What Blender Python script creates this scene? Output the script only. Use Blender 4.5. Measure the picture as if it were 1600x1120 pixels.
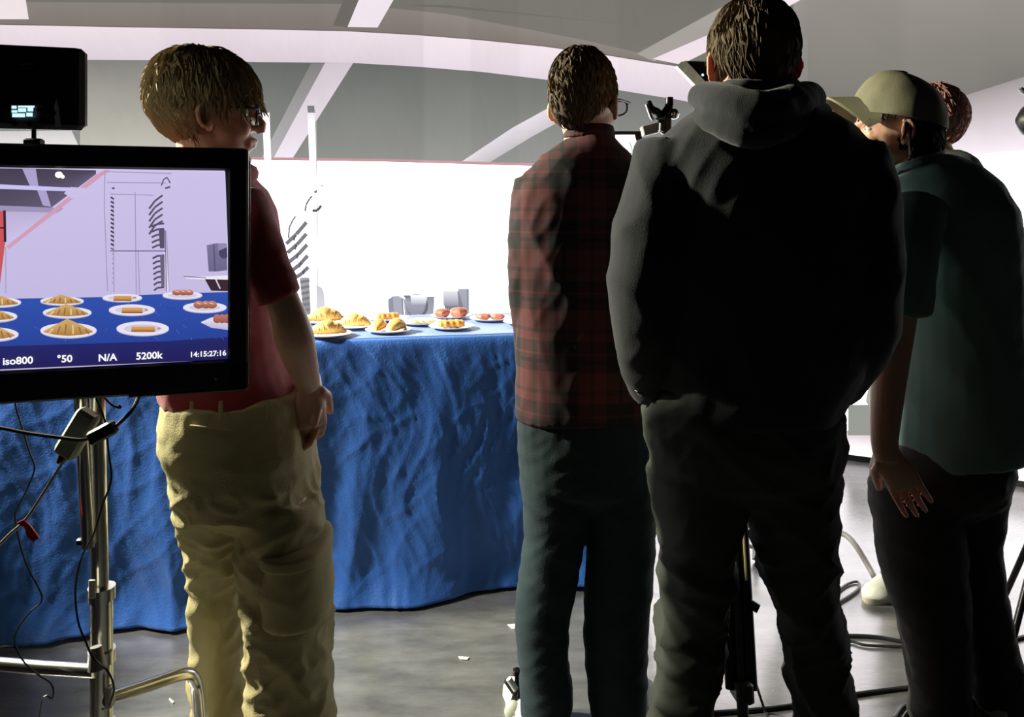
import bpy, bmesh, math, random
import numpy as np
from mathutils import Vector, Matrix, noise
random.seed(7)
PI = math.pi
for o in list(bpy.data.objects): bpy.data.objects.remove(o)
SC = bpy.context.scene
COL = SC.collection

# ------------------------------------------------------------ camera, world, lights, exposure
F, CX, HY, CH = 1200.0, 800.0, 330.0, 1.35      # focal length in px, centre column, horizon row, camera height
cd = bpy.data.cameras.new('camera'); cam = bpy.data.objects.new('camera', cd); COL.objects.link(cam)
cam.location = (0, 0, CH); cam.rotation_euler = (PI / 2, 0, 0)
cd.sensor_width = 36; cd.lens = 36 * F / 1600; cd.shift_y = (HY - 560) / 1600; cd.clip_start = 0.05
SC.camera = cam
SC.view_settings.view_transform = 'Standard'; SC.view_settings.look = 'None'
SC.view_settings.exposure = 0.0; SC.view_settings.gamma = 1.0; SC.view_settings.use_curve_mapping = False
w = bpy.data.worlds.new('world'); SC.world = w; w.use_nodes = True
w.node_tree.nodes['Background'].inputs[0].default_value = (0.55, 0.65, 0.8, 1)
w.node_tree.nodes['Background'].inputs[1].default_value = 0.004

kl = bpy.data.lights.new('key_lamp', 'SPOT'); kl.energy = 1300; kl.color = (1.0, 0.97, 0.74); kl.spot_size = math.radians(56); kl.spot_blend = 0.3; kl.shadow_soft_size = 0.09
ko = bpy.data.objects.new('key_lamp', kl); COL.objects.link(ko); ko.location = (-2.9, 2.48, 2.4)
ko.rotation_euler = Vector((1.0, -0.24, -0.50)).to_track_quat('-Z', 'Y').to_euler()
tl = bpy.data.lights.new('table_lamp', 'SPOT'); tl.energy = 700; tl.color = (1.0, 0.97, 0.9); tl.spot_size = math.radians(46); tl.spot_blend = 0.4; tl.shadow_soft_size = 0.12
to = bpy.data.objects.new('table_lamp', tl); COL.objects.link(to); to.location = (-2.7, 1.95, 2.4)
to.rotation_euler = (Vector((-0.62, 2.9, 0.55)) - Vector((-2.7, 1.95, 2.4))).to_track_quat('-Z', 'Y').to_euler()
SCREEN_WHITE = 4.2

# ------------------------------------------------------------ helpers
def s2l(c):
    c = c / 255.0
    return c / 12.92 if c <= 0.04045 else ((c + 0.055) / 1.055) ** 2.4
def rgb(r, g, b): return (s2l(r), s2l(g), s2l(b))

def P(px, py, d):
    return Vector(((px - CX) / F * d, d, CH - (py - HY) / F * d))
def FL(px, py, z=0.0):                 # point on the floor (height z) seen at a pixel
    d = (CH - z) * F / (py - HY)
    return Vector(((px - CX) / F * d, d, z))

def mat(name, col, rough=0.6, metal=0.0, bump=0.0, bscale=200.0, spec=0.5, sheen=0.0, emit=None, estr=1.0, var=0.0, vscale=8.0, sss=0.0, alpha=None, aniso=(1, 1, 1)):
    m = bpy.data.materials.new(name); m.use_nodes = True
    nt = m.node_tree; b = nt.nodes['Principled BSDF']
    b.inputs['Base Color'].default_value = (*col, 1)
    b.inputs['Roughness'].default_value = rough; b.inputs['Metallic'].default_value = metal
    b.inputs['Specular IOR Level'].default_value = spec
    if sheen: b.inputs['Sheen Weight'].default_value = sheen
    if sss:
        b.inputs['Subsurface Weight'].default_value = sss
        b.inputs['Subsurface Radius'].default_value = (0.03, 0.008, 0.004); b.inputs['Subsurface Scale'].default_value = 0.6
    if emit:
        b.inputs['Emission Color'].default_value = (*emit, 1); b.inputs['Emission Strength'].default_value = estr
    if bump or var:
        tc = nt.nodes.new('ShaderNodeTexCoord'); mp = nt.nodes.new('ShaderNodeMapping'); mp.inputs['Scale'].default_value = aniso
        nt.links.new(tc.outputs['Object'], mp.inputs[0])
    if bump:
        n = nt.nodes.new('ShaderNodeTexNoise'); n.inputs['Scale'].default_value = bscale; n.inputs['Detail'].default_value = 4
        bp = nt.nodes.new('ShaderNodeBump'); bp.inputs['Strength'].default_value = bump; bp.inputs['Distance'].default_value = 0.004
        nt.links.new(mp.outputs[0], n.inputs['Vector']); nt.links.new(n.outputs['Fac'], bp.inputs['Height'])
        nt.links.new(bp.outputs[0], b.inputs['Normal'])
    if var:
        n2 = nt.nodes.new('ShaderNodeTexNoise'); n2.inputs['Scale'].default_value = vscale; n2.inputs['Detail'].default_value = 5
        nt.links.new(mp.outputs[0], n2.inputs['Vector'])
        mx = nt.nodes.new('ShaderNodeMix'); mx.data_type = 'RGBA'
        mx.inputs[6].default_value = (*[c * (1 - var) for c in col], 1); mx.inputs[7].default_value = (*[min(1, c * (1 + var)) for c in col], 1)
        nt.links.new(n2.outputs['Fac'], mx.inputs[0]); nt.links.new(mx.outputs[2], b.inputs['Base Color'])
    return m

M = dict(
    black=mat('black_plastic', (0.012, 0.012, 0.013), 0.45, bump=0.1, bscale=400),
    blackm=mat('black_metal', (0.01, 0.01, 0.011), 0.3, 0.6),
    chrome=mat('chrome', (0.8, 0.79, 0.76), 0.24, 1.0),
    steel=mat('grey_steel', (0.42, 0.42, 0.42), 0.4, 0.7),
    greyp=mat('grey_paint', (0.24, 0.23, 0.22), 0.5),
    skin=mat('skin', (0.62, 0.36, 0.25), 0.5, bump=0.1, bscale=300, sss=0.25, var=0.1, vscale=25),
    hair_l=mat('light_brown_hair', rgb(150, 132, 98), 0.8, spec=0.25, bump=0.5, bscale=60, var=0.4, vscale=40, aniso=(1, 1, 0.2)),
    hair_d=mat('dark_brown_hair', rgb(90, 76, 58), 0.8, spec=0.25, bump=0.5, bscale=60, var=0.4, vscale=40, aniso=(1, 1, 0.2)),
    hair_b=mat('black_brown_hair', rgb(38, 30, 26), 0.8, spec=0.25, bump=0.5, bscale=60, var=0.4, vscale=40),
    hair_r=mat('reddish_hair', rgb(180, 132, 120), 0.8, spec=0.25, bump=0.5, bscale=60, var=0.4, vscale=40),
    red=mat('red_polo_knit', rgb(150, 42, 46), 0.85, bump=0.3, bscale=500, sheen=0.2),
    khaki=mat('khaki_cotton', rgb(176, 165, 122), 0.9, bump=0.35, bscale=300, var=0.08, vscale=20),
    hood=mat('navy_black_fleece', rgb(25, 27, 34), 0.95, bump=0.3, bscale=400, sheen=0.15),
    grpant=mat('dark_grey_green_twill', rgb(52, 57, 51), 0.9, bump=0.3, bscale=350),
    jeans=mat('dark_teal_denim', rgb(15, 36, 42), 0.9, bump=0.3, bscale=350, var=0.2, vscale=15),
    tshirt=mat('sage_green_knit', rgb(92, 120, 110), 0.9, bump=0.3, bscale=450, sheen=0.2),
    dkpant=mat('black_brown_twill', rgb(48, 44, 40), 0.9, bump=0.3, bscale=350),
    cap=mat('olive_cap_twill', rgb(128, 124, 100), 0.85, bump=0.3, bscale=500, var=0.1, vscale=30),
    sweater=mat('grey_green_jacket', rgb(92, 104, 98), 0.9, bump=0.3, bscale=300),
    cloth=mat('blue_satin_tablecloth', rgb(30, 92, 172), 0.55, bump=0.35, bscale=140, sheen=0.3, var=0.14, vscale=5),
    shoe_w=mat('white_sneaker', rgb(205, 205, 190), 0.6, bump=0.2, bscale=150, var=0.25, vscale=30),
    shoe_d=mat('dark_shoe', rgb(40, 40, 40), 0.6, bump=0.2, bscale=150),
    sole=mat('rubber_sole', rgb(190, 185, 165), 0.6),
    plate=mat('white_china', (0.82, 0.82, 0.8), 0.2, spec=0.6),
    crois=mat('golden_croissant', rgb(216, 170, 96), 0.5, bump=0.5, bscale=90, var=0.45, vscale=22),
    bread=mat('golden_pastry', rgb(200, 140, 62), 0.5, bump=0.4, bscale=90, var=0.3, vscale=25),
    pink=mat('pink_brown_bun', rgb(190, 112, 92), 0.5, bump=0.5, bscale=90, var=0.35, vscale=40),
    pale=mat('pale_glaze', rgb(228, 200, 150), 0.4, bump=0.4, bscale=90, var=0.2, vscale=40),
    brick=mat('grey_power_brick', rgb(160, 165, 148), 0.5, bump=0.15, bscale=200),
    redtag=mat('red_tag', rgb(205, 35, 35), 0.5),
    tape=mat('white_tape', rgb(215, 213, 200), 0.7, bump=0.2, bscale=60),
    white=mat('white_plastic', rgb(225, 225, 220), 0.4),
    glass=mat('lens_glass', (0.9, 0.9, 0.92), 0.05),
    eye=mat('eye_white', (0.75, 0.73, 0.7), 0.2),
    iris=mat('iris', (0.05, 0.04, 0.03), 0.2),
    lcd=mat('lcd_glow', (0, 0, 0), 0.3, emit=rgb(190, 230, 250), estr=1.3),
    grey_txt=mat('grey_print', rgb(95, 95, 95), 0.5),
    wood=mat('pale_wood', rgb(196, 182, 140), 0.4),
    gold=mat('gold_highlight', rgb(205, 190, 130), 0.25, 0.5),
)
M['glass'].node_tree.nodes['Principled BSDF'].inputs['Transmission Weight'].default_value = 1.0
M['glass'].node_tree.nodes['Principled BSDF'].inputs['IOR'].default_value = 1.1

def plaid():
    m = bpy.data.materials.new('red_black_plaid'); m.use_nodes = True; nt = m.node_tree; b = nt.nodes['Principled BSDF']
    b.inputs['Roughness'].default_value = 0.9
    tc = nt.nodes.new('ShaderNodeTexCoord'); sp = nt.nodes.new('ShaderNodeSeparateXYZ'); nt.links.new(tc.outputs['Object'], sp.inputs[0])
    def band(out, period, width, off):
        a = nt.nodes.new('ShaderNodeMath'); a.operation = 'ADD'; a.inputs[1].default_value = off + 10 * period; nt.links.new(out, a.inputs[0])
        d = nt.nodes.new('ShaderNodeMath'); d.operation = 'MODULO'; d.inputs[1].default_value = period; nt.links.new(a.outputs[0], d.inputs[0])
        c = nt.nodes.new('ShaderNodeMath'); c.operation = 'LESS_THAN'; c.inputs[1].default_value = width; nt.links.new(d.outputs[0], c.inputs[0])
        return c.outputs[0]
    def add(a, c, k):
        q = nt.nodes.new('ShaderNodeMath'); q.operation = 'MULTIPLY_ADD'; q.inputs[1].default_value = k
        nt.links.new(c, q.inputs[0]); nt.links.new(a, q.inputs[2]); return q.outputs[0]
    v = band(sp.outputs[0], 0.14, 0.07, 0.03)
    h = band(sp.outputs[2], 0.15, 0.075, 0.02)
    v2 = band(sp.outputs[0], 0.07, 0.01, 0.0); h2 = band(sp.outputs[2], 0.075, 0.01, 0.0); h3 = band(sp.outputs[2], 0.15, 0.006, 0.055)
    z = nt.nodes.new('ShaderNodeValue'); z.outputs[0].default_value = 0.0
    s = add(z.outputs[0], v, 0.42); s = add(s, h, 0.42); s = add(s, v2, -0.3); s = add(s, h2, -0.3); s = add(s, h3, 0.35)
    r = nt.nodes.new('ShaderNodeMix'); r.data_type = 'RGBA'; r.inputs[6].default_value = (*rgb(27, 23, 27), 1); r.inputs[7].default_value = (*rgb(92, 44, 46), 1)
    nt.links.new(s, r.inputs[0]); nt.links.new(r.outputs[2], b.inputs['Base Color'])
    return m
M['plaid'] = plaid()

def tag(o, label=None, cat=None, group=None, kind=None):
    if label: o['label'] = label
    if cat: o['category'] = cat
    if group: o['group'] = group
    if kind: o['kind'] = kind
    return o
def empty(name, loc, label=None, cat=None, group=None):
    o = bpy.data.objects.new(name, None); COL.objects.link(o); o.location = loc; o.empty_display_size = 0.05
    return tag(o, label, cat, group)

class MB:
    """collects closed pieces in world coordinates"""
    def __init__(s): s.v = []; s.f = []; s.m = []
    def add(s, vs, fs, mi=0):
        k = len(s.v); s.v += [tuple(v) for v in vs]; s.f += [tuple(i + k for i in f) for f in fs]; s.m += [mi] * len(fs); return s
    def loft(s, rings, mi=0, close=True):
        n = len(rings[0]); vs = [p for r in rings for p in r]; fs = []
        for i in range(len(rings) - 1):
            for j in range(n):
                a = i * n + j; b = i * n + (j + 1) % n
                fs.append((a, b, b + n, a + n))
        if close:
            fs.append(tuple(reversed(range(n)))); fs.append(tuple(range((len(rings) - 1) * n, len(rings) * n)))
        return s.add(vs, fs, mi)
    def box(s, c, size, R=None, mi=0, bev=0.0):
        c = Vector(c); hx, hy, hz = [q / 2 for q in size]; R = R or Matrix.Identity(3)
        if bev:
            b = min(bev, hx * .9, hy * .9, hz * .9); rings = []
            for zz, ins in ((-hz, b), (-hz + b, 0), (hz - b, 0), (hz, b)):
                x, y = hx - ins, hy - ins
                pts = [(-x + b, -y), (x - b, -y), (x, -y + b), (x, y - b), (x - b, y), (-x + b, y), (-x, y - b), (-x, -y + b)]
                rings.append([c + R @ Vector((p[0], p[1], zz)) for p in pts])
            return s.loft(rings, mi)
        vs = [c + R @ Vector((x, y, z)) for z in (-hz, hz) for x, y in ((-hx, -hy), (hx, -hy), (hx, hy), (-hx, hy))]
        return s.add(vs, [(3, 2, 1, 0), (4, 5, 6, 7), (0, 1, 5, 4), (1, 2, 6, 5), (2, 3, 7, 6), (3, 0, 4, 7)], mi)
    def tube(s, pts, r, n=10, mi=0, flat=1.0, up=None, smooth=0):
        pts = [Vector(p) for p in pts]; rs = r if isinstance(r, (list, tuple)) else [r] * len(pts)
        if smooth:
            q = []; rr = []
            for i in range(len(pts) - 1):
                p0 = pts[max(i - 1, 0)]; p1 = pts[i]; p2 = pts[i + 1]; p3 = pts[min(i + 2, len(pts) - 1)]
                for k in range(smooth):
                    t = k / smooth
                    q.append(0.5 * ((2 * p1) + (p2 - p0) * t + (2 * p0 - 5 * p1 + 4 * p2 - p3) * t * t + (3 * p1 - p0 - 3 * p2 + p3) * t ** 3))
                    rr.append(rs[i] * (1 - t) + rs[i + 1] * t)
            q.append(pts[-1]); rr.append(rs[-1]); pts, rs = q, rr
        rings = []; u = Vector(up) if up else None
        for i, p in enumerate(pts):
            t = (pts[min(i + 1, len(pts) - 1)] - pts[max(i - 1, 0)]).normalized()
            if u is None: u = Vector((0, 0, 1)) if abs(t.z) < 0.9 else Vector((1, 0, 0))
            a = (u - t * u.dot(t)).normalized(); b = t.cross(a); u = a
            rings.append([p + (a * math.cos(2 * PI * k / n) * flat + b * math.sin(2 * PI * k / n)) * rs[i] for k in range(n)])
        return s.loft(rings, mi)
    def ball(s, c, r, n=16, mi=0, R=None):
        c = Vector(c); R = R or Matrix.Identity(3); r = (r, r, r) if isinstance(r, (int, float)) else r
        m = n // 2; rings = []
        for i in range(1, m):
            t = PI * i / m
            rings.append([c + R @ Vector((r[0] * math.sin(t) * math.cos(2 * PI * k / n), r[1] * math.sin(t) * math.sin(2 * PI * k / n), -r[2] * math.cos(t))) for k in range(n)])
        k0 = len(s.v); s.loft(rings, mi, close=False)
        b = len(s.v); s.v.append(tuple(c + R @ Vector((0, 0, -r[2])))); s.v.append(tuple(c + R @ Vector((0, 0, r[2]))))
        for k in range(n):
            s.f.append((b, k0 + (k + 1) % n, k0 + k)); s.m.append(mi)
            e = k0 + (m - 2) * n
            s.f.append((b + 1, e + k, e + (k + 1) % n)); s.m.append(mi)
        return s
    def lathe(s, prof, c, n=32, mi=0):
        c = Vector(c); rings = [[c + Vector((r * math.cos(2 * PI * k / n), r * math.sin(2 * PI * k / n), z)) for k in range(n)] for r, z in prof]
        return s.loft(rings, mi)
    def mesh(s, name):
        me = bpy.data.meshes.new(name); me.from_pydata(s.v, [], s.f); me.update()
        return me
    def build(s, name, mats, parent=None, base=None, smooth=True, loc=None):
        """base: world position of the parent's origin"""
        off = Vector(base) if base is not None else Vector((0, 0, 0))
        if parent is None and loc is not None: off = Vector(loc)
        s.v = [tuple(Vector(v) - off) for v in s.v]
        me = s.mesh(name)
        mats = mats if isinstance(mats, list) else [mats]
        for q in mats: me.materials.append(q)
        me.polygons.foreach_set('material_index', s.m)
        if smooth:
            me.polygons.foreach_set('use_smooth', [True] * len(me.polygons))
            bm = bmesh.new(); bm.from_mesh(me)
            bmesh.ops.recalc_face_normals(bm, faces=bm.faces)
            for e in bm.edges:
                if len(e.link_faces) == 2 and e.calc_face_angle(0) > 0.7: e.smooth = False
            bm.to_mesh(me); bm.free()
        o = bpy.data.objects.new(name, me); COL.objects.link(o)
        if parent is not None: o.parent = parent
        elif loc is not None: o.location = off
        return o

def fuse(mb, name, m, parent=None, base=None, voxel=0.007, smooth=4, disp=None, loc=None):
    """one continuous surface out of overlapping closed pieces, then moved along its normals by disp(co)"""
    off = Vector(base) if base is not None else (Vector(loc) if loc is not None else Vector((0, 0, 0)))
    me = mb.mesh('tmp')
    bm = bmesh.new(); bm.from_mesh(me); bmesh.ops.recalc_face_normals(bm, faces=bm.faces); bm.to_mesh(me); bm.free()
    t = bpy.data.objects.new('tmp', me); COL.objects.link(t)
    r = t.modifiers.new('r', 'REMESH'); r.mode = 'VOXEL'; r.voxel_size = voxel
    if smooth:
        q = t.modifiers.new('s', 'SMOOTH'); q.factor = 0.5; q.iterations = smooth
    dg = bpy.context.evaluated_depsgraph_get(); dg.update()
    out = bpy.data.meshes.new_from_object(t.evaluated_get(dg)); out.name = name
    bpy.data.objects.remove(t)
    n = len(out.vertices)
    co = np.empty(n * 3); out.vertices.foreach_get('co', co); co = co.reshape(-1, 3)
    if disp:
        no = np.empty(n * 3); out.vertices.foreach_get('normal', no); no = no.reshape(-1, 3)
        d = np.array([disp(Vector(c)) for c in co]); co = co + no * d[:, None]
    co = co - np.array(off)[None, :]
    out.vertices.foreach_set('co', co.ravel()); out.materials.clear(); out.materials.append(m)
    out.polygons.foreach_set('use_smooth', [True] * len(out.polygons)); out.polygons.foreach_set('material_index', [0] * len(out.polygons)); out.update()
    o = bpy.data.objects.new(name, out); COL.objects.link(o)
    if parent is not None: o.parent = parent
    elif loc is not None: o.location = off
    return o

def nz(x, y, z): return noise.noise(Vector((x, y, z)))
def ridge(x, y, z): return 1 - 2 * abs(nz(x, y, z))
def cr(x, y, z): return max(0, 1 - 2.4 * abs(nz(x, y, z))) ** 1.6
def folds(amp, sx=7, sz=20, tilt=0.6, seed=0.0, lo=None, hi=None):
    def f(c):
        a = amp
        r = ridge(c.x * sx + seed, c.y * sx, (c.z + tilt * c.x) * sz)
        r2 = ridge(c.x * sx * 2.3 + seed, c.y * sx * 2, (c.z - tilt * c.x) * sz * 1.7)
        return a * (0.7 * r + 0.35 * r2 - 0.35)
    return f

def superring(cx, cy, cz, rx, ry, n=2.3, N=28, tilt=0.0):
    pts = []
    for k in range(N):
        t = 2 * PI * k / N; c, s_ = math.cos(t), math.sin(t)
        x = rx * math.copysign(abs(c) ** (2 / n), c); y = ry * math.copysign(abs(s_) ** (2 / n), s_)
        pts.append(Vector((cx + x, cy + y, cz + tilt * x)))
    return pts
def rows(mb, d, data, shrink=0.0, e=2.3):
    """data rows: (left px, right px, row px, half depth m, depth shift m[, tilt])"""
    rings = []
    for q in data:
        L, R_, y, ry, dy = q[:5]; tl = q[5] if len(q) > 5 else 0.0
        dd = d + dy; a = P(L, y, dd); b = P(R_, y, dd)
        zc = CH - (y - HY) / F * d
        rings.append(superring((a.x + b.x) / 2, dd, zc, max(0.012, (b.x - a.x) / 2 - shrink), max(0.012, ry - shrink), e, tilt=tl))
    if rings[0][0].z > rings[-1][0].z: rings.reverse()
    return mb.loft(rings)

# ------------------------------------------------------------ the setting
def floor_mat():
    m = bpy.data.materials.new('painted_studio_floor'); m.use_nodes = True; nt = m.node_tree; b = nt.nodes['Principled BSDF']
    tc = nt.nodes.new('ShaderNodeTexCoord'); mp = nt.nodes.new('ShaderNodeMapping'); mp.inputs['Scale'].default_value = (1.2, 3.5, 1)
    nt.links.new(tc.outputs['Object'], mp.inputs[0])
    n = nt.nodes.new('ShaderNodeTexNoise'); n.inputs['Scale'].default_value = 4; n.inputs['Detail'].default_value = 8; n.inputs['Roughness'].default_value = 0.65
    nt.links.new(mp.outputs[0], n.inputs['Vector'])
    cr = nt.nodes.new('ShaderNodeValToRGB'); cr.color_ramp.elements[0].position = 0.3; cr.color_ramp.elements[1].position = 0.72
    cr.color_ramp.elements[0].color = (0.068, 0.069, 0.066, 1); cr.color_ramp.elements[1].color = (0.15, 0.15, 0.146, 1)
    nt.links.new(n.outputs['Fac'], cr.inputs[0]); nt.links.new(cr.outputs[0], b.inputs['Base Color'])
    n2 = nt.nodes.new('ShaderNodeTexNoise'); n2.inputs['Scale'].default_value = 30; n2.inputs['Detail'].default_value = 6
    nt.links.new(mp.outputs[0], n2.inputs['Vector'])
    r = nt.nodes.new('ShaderNodeMapRange'); r.inputs[3].default_value = 0.17; r.inputs[4].default_value = 0.32
    nt.links.new(n2.outputs['Fac'], r.inputs[0]); nt.links.new(r.outputs[0], b.inputs['Roughness'])
    bp = nt.nodes.new('ShaderNodeBump'); bp.inputs['Strength'].default_value = 0.12; bp.inputs['Distance'].default_value = 0.002
    nt.links.new(n2.outputs['Fac'], bp.inputs['Height']); nt.links.new(bp.outputs[0], b.inputs['Normal'])
    b.inputs['IOR'].default_value = 1.75; b.inputs['Specular IOR Level'].default_value = 0.75; b.inputs['Specular Tint'].default_value = (1, .90, .96, 1)
    return m
fl = MB().box((0, 1.6, -0.05), (12, 9, 0.1)).build('floor', floor_mat(), smooth=False); tag(fl, kind='structure')

WC, WR = 0.42, 4.17                  # the video wall is part of an upright cylinder
def wallY(px, off=0.0):
    x = (px - CX) / F; r = WR - off
    a = 1 + x * x; b = -2 * WC; c = WC * WC - r * r
    return (-b + math.sqrt(b * b - 4 * a * c)) / (2 * a)
def wallpt(px, py, off=0.0):
    Y = wallY(px, off); return P(px, py, Y)
def wall_row(px, z):
    return HY + (CH - z) * F / wallY(px)

def emis_attr(name, base_black=True):
    m = bpy.data.materials.new(name); m.use_nodes = True; nt = m.node_tree; b = nt.nodes['Principled BSDF']
    at = nt.nodes.new('ShaderNodeAttribute'); at.attribute_name = 'pic'
    b.inputs['Base Color'].default_value = (0.01, 0.01, 0.01, 1); b.inputs['Roughness'].default_value = 0.5
    b.inputs['Specular IOR Level'].default_value = 0.2
    nt.links.new(at.outputs['Color'], b.inputs['Emission Color']); b.inputs['Emission Strength'].default_value = 1.0
    return m

class Pic:
    """the image on a screen: coloured shapes, each one layer above the last"""
    def __init__(s, mapper, gain=1.0, modul=None, step=0.0006):
        s.v = []; s.f = []; s.c = []; s.map = mapper; s.layer = 0; s.gain = gain; s.modul = modul; s.step = step
    def ruled(s, A, B, ca, cb=None, n=None, m=1):
        """surface between polylines A and B"""
        cb = cb or ca; s.layer += 1
        k = len(A); pts = []
        n = n or max(1, int(max(math.hypot(A[i + 1][0] - A[i][0], A[i + 1][1] - A[i][1]) for i in range(k - 1)) / 10))
        cols = []
        for i in range(k - 1):
            for j in range(n + (1 if i == k - 2 else 0)):
                t = j / n
                cols.append(((A[i][0] * (1 - t) + A[i + 1][0] * t, A[i][1] * (1 - t) + A[i + 1][1] * t),
                             (B[i][0] * (1 - t) + B[i + 1][0] * t, B[i][1] * (1 - t) + B[i + 1][1] * t)))
        b0 = len(s.v)
        for a, b in cols:
            for j in range(m + 1):
                t = j / m; x = a[0] * (1 - t) + b[0] * t; y = a[1] * (1 - t) + b[1] * t
                s.v.append(tuple(s.map(x, y, s.layer * s.step)))
                g = s.gain * (s.modul(x, y) if s.modul else 1)
                s.c.append([(ca[q] * (1 - t) + cb[q] * t) * g for q in range(3)] + [1])
        for i in range(len(cols) - 1):
            for j in range(m):
                a = b0 + i * (m + 1) + j; s.f.append((a, a + m + 1, a + m + 2, a + 1))
        return s
    def line(s, pts, w, c):
        for i in range(len(pts) - 1):
            (x0, y0), (x1, y1) = pts[i], pts[i + 1]; L = math.hypot(x1 - x0, y1 - y0) or 1; nx, ny = -(y1 - y0) / L * w / 2, (x1 - x0) / L * w / 2
            s.ruled([(x0 + nx, y0 + ny), (x1 + nx, y1 + ny)], [(x0 - nx, y0 - ny), (x1 - nx, y1 - ny)], c); s.layer -= 1
        s.layer += 1; return s
    def blob(s, x, y, rx, ry, c, c2=None, N=20):
        top = [(x - rx * math.cos(PI * k / N), y - ry * math.sin(PI * k / N)) for k in range(N + 1)]
        bot = [(x - rx * math.cos(PI * k / N), y + ry * math.sin(PI * k / N)) for k in range(N + 1)]
        return s.ruled(top, bot, c, c2, n=1)
    def poly(s, pts, c):
        s.layer += 1; b0 = len(s.v)
        for x, y in pts: s.v.append(tuple(s.map(x, y, s.layer * s.step))); s.c.append([q * s.gain for q in c] + [1])
        s.f.append(tuple(range(b0, b0 + len(pts)))); return s
    def build(s, name, mat_, parent=None, base=(0, 0, 0)):
        me = bpy.data.meshes.new(name); me.from_pydata([tuple(Vector(v) - Vector(base)) for v in s.v], [], s.f)
        at = me.color_attributes.new('pic', 'FLOAT_COLOR', 'POINT')
        at.data.foreach_set('color', [q for c in s.c for q in c]); me.materials.append(mat_); me.update()
        o = bpy.data.objects.new(name, me); COL.objects.link(o)
        if parent: o.parent = parent
        return o

def modul(x, y):
    g = 1.0
    for k, (sx, q) in enumerate(((250, .97), (505, 1.03), (660, 1.1), (735, .94), (810, 1.05), (965, .95), (1110, 1.04), (1262, .93), (1402, 1.06), (1530, .97))):
        if x > sx: g *= q
    g *= 1 + 0.05 * nz(x * .01, y * .02, 3.3) + 0.03 * nz(x * .3, y * .3, 1)
    return g
wall_base = Vector((0, WC + WR, 0))
vw = empty('video_wall', wall_base, 'huge curved video wall showing a white room under a grey beamed ceiling', 'screen')
AN = [math.radians(-56 + 116 * k / 120) for k in range(121)]
def cyl(r0, r1, z0, z1, mb):
    rings = []
    for a in AN:
        rings.append([Vector((r * math.sin(a), WC + r * math.cos(a), z)) for r, z in ((r0, z0), (r0, z1), (r1, z1), (r1, z0))])
    return mb.loft(rings)
cyl(WR + 0.004, WR + 0.12, 0.03, 3.3, MB()).build('cabinet_frame', M['black'], vw, wall_base)
cyl(WR - 0.002, WR + 0.14, 0.0, 0.028, MB()).build('base_rail', M['black'], vw, wall_base)
PK = lambda r, g, b: rgb(r, g, b)
WH = (SCREEN_WHITE,) * 3
pic = Pic(wallpt, modul=modul)
X0, X1 = -660, 2300
def spn(x0, x1, n): return [x0 + (x1 - x0) * k / n for k in range(n + 1)]
xs = spn(X0, X1, 60)
def line_y(x):      # ceiling edge in the picture
    pts = [(-700, 200), (0, 228), (130, 232), (380, 249), (600, 252), (800, 258), (1000, 262), (1270, 258), (1450, 246), (1600, 232), (2300, 200)]
    for (a, b), (c, d) in zip(pts, pts[1:]):
        if a <= x <= c: return b + (d - b) * (x - a) / (c - a)
    return 230
pic.modul = None
pic.ruled([(x, line_y(x)) for x in xs], [(x, wall_row(x, 0.16)) for x in xs], WH, n=4, m=6)
pic.ruled([(x, wall_row(x, 0.16)) for x in xs], [(x, wall_row(x, 0.03)) for x in xs], rgb(214, 196, 200), (1.3, 1.25, 1.3), n=4, m=3)
pic.modul = modul
# grey ceiling of the picture
CG = rgb(112, 112, 106); CG2 = rgb(142, 142, 136)
pic.ruled([(x, wall_row(x, 3.3)) for x in xs], [(x, 95) for x in xs], rgb(112, 110, 102), rgb(120, 116, 110), n=8, m=8)
def cellcol(x): return None
pic.ruled([(x, 94) for x in xs], [(x, line_y(x)) for x in xs], rgb(104, 106, 102), rgb(146, 147, 143), n=8, m=10)
pic.ruled([(125, 94), (245, 94), (300, 94)], [(125, 232), (245, 236), (300, 240)], rgb(132, 131, 126), rgb(196, 192, 180), m=10)
pic.ruled([(1240, -40), (1420, -40), (1700, -40), (2300, -40)], [(1240, 186), (1420, 172), (1700, 95), (2300, 0)], rgb(152, 147, 140), rgb(124, 120, 115), n=8, m=12)
pic.ruled([(1290, 160), (1480, 158), (1600, 120), (1900, 20)], [(1290, 240), (1480, 245), (1600, 235), (1900, 215)], rgb(160, 152, 152), (0.95, 0.86, 0.92), n=8, m=10)
pic.ruled([(1240, 185), (1300, 180)], [(1240, 262), (1300, 262)], rgb(190, 178, 184), (0.9, 0.82, 0.86), n=8, m=10)
pic.ruled([(1180, 60), (1262, 60)], [(1180, 200), (1262, 200)], rgb(140, 138, 132), rgb(130, 127, 124), m=6)
# upper band (side of the big beam)
pic.ruled([(-300, 0), (45, 3), (300, 5), (545, 6), (700, 22), (900, 60), (1040, 92)], [(-300, 40), (45, 42), (300, 46), (545, 50), (700, 60), (900, 82), (1050, 106)], rgb(138, 130, 124), rgb(128, 118, 112), m=3)
# big pink-white curved beam
BT = [(-300, 34), (0, 38), (200, 42), (400, 45), (540, 48), (650, 54), (750, 62), (850, 72), (950, 86), (1060, 104), (1120, 122), (1250, 150), (1300, 166)]
BB = [(-300, 90), (0, 93), (240, 94), (400, 97), (545, 98), (650, 104), (750, 112), (850, 124), (950, 138), (1060, 156), (1110, 166), (1230, 190), (1300, 202)]
pic.ruled(BT, BB, rgb(238, 224, 230), rgb(222, 208, 218), m=4)
pic.line([(-300, 34), (0, 38), (200, 42), (400, 45), (540, 48), (650, 54), (750, 62), (850, 72), (950, 86), (1030, 99)], 1.6, rgb(112, 100, 100))
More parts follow.
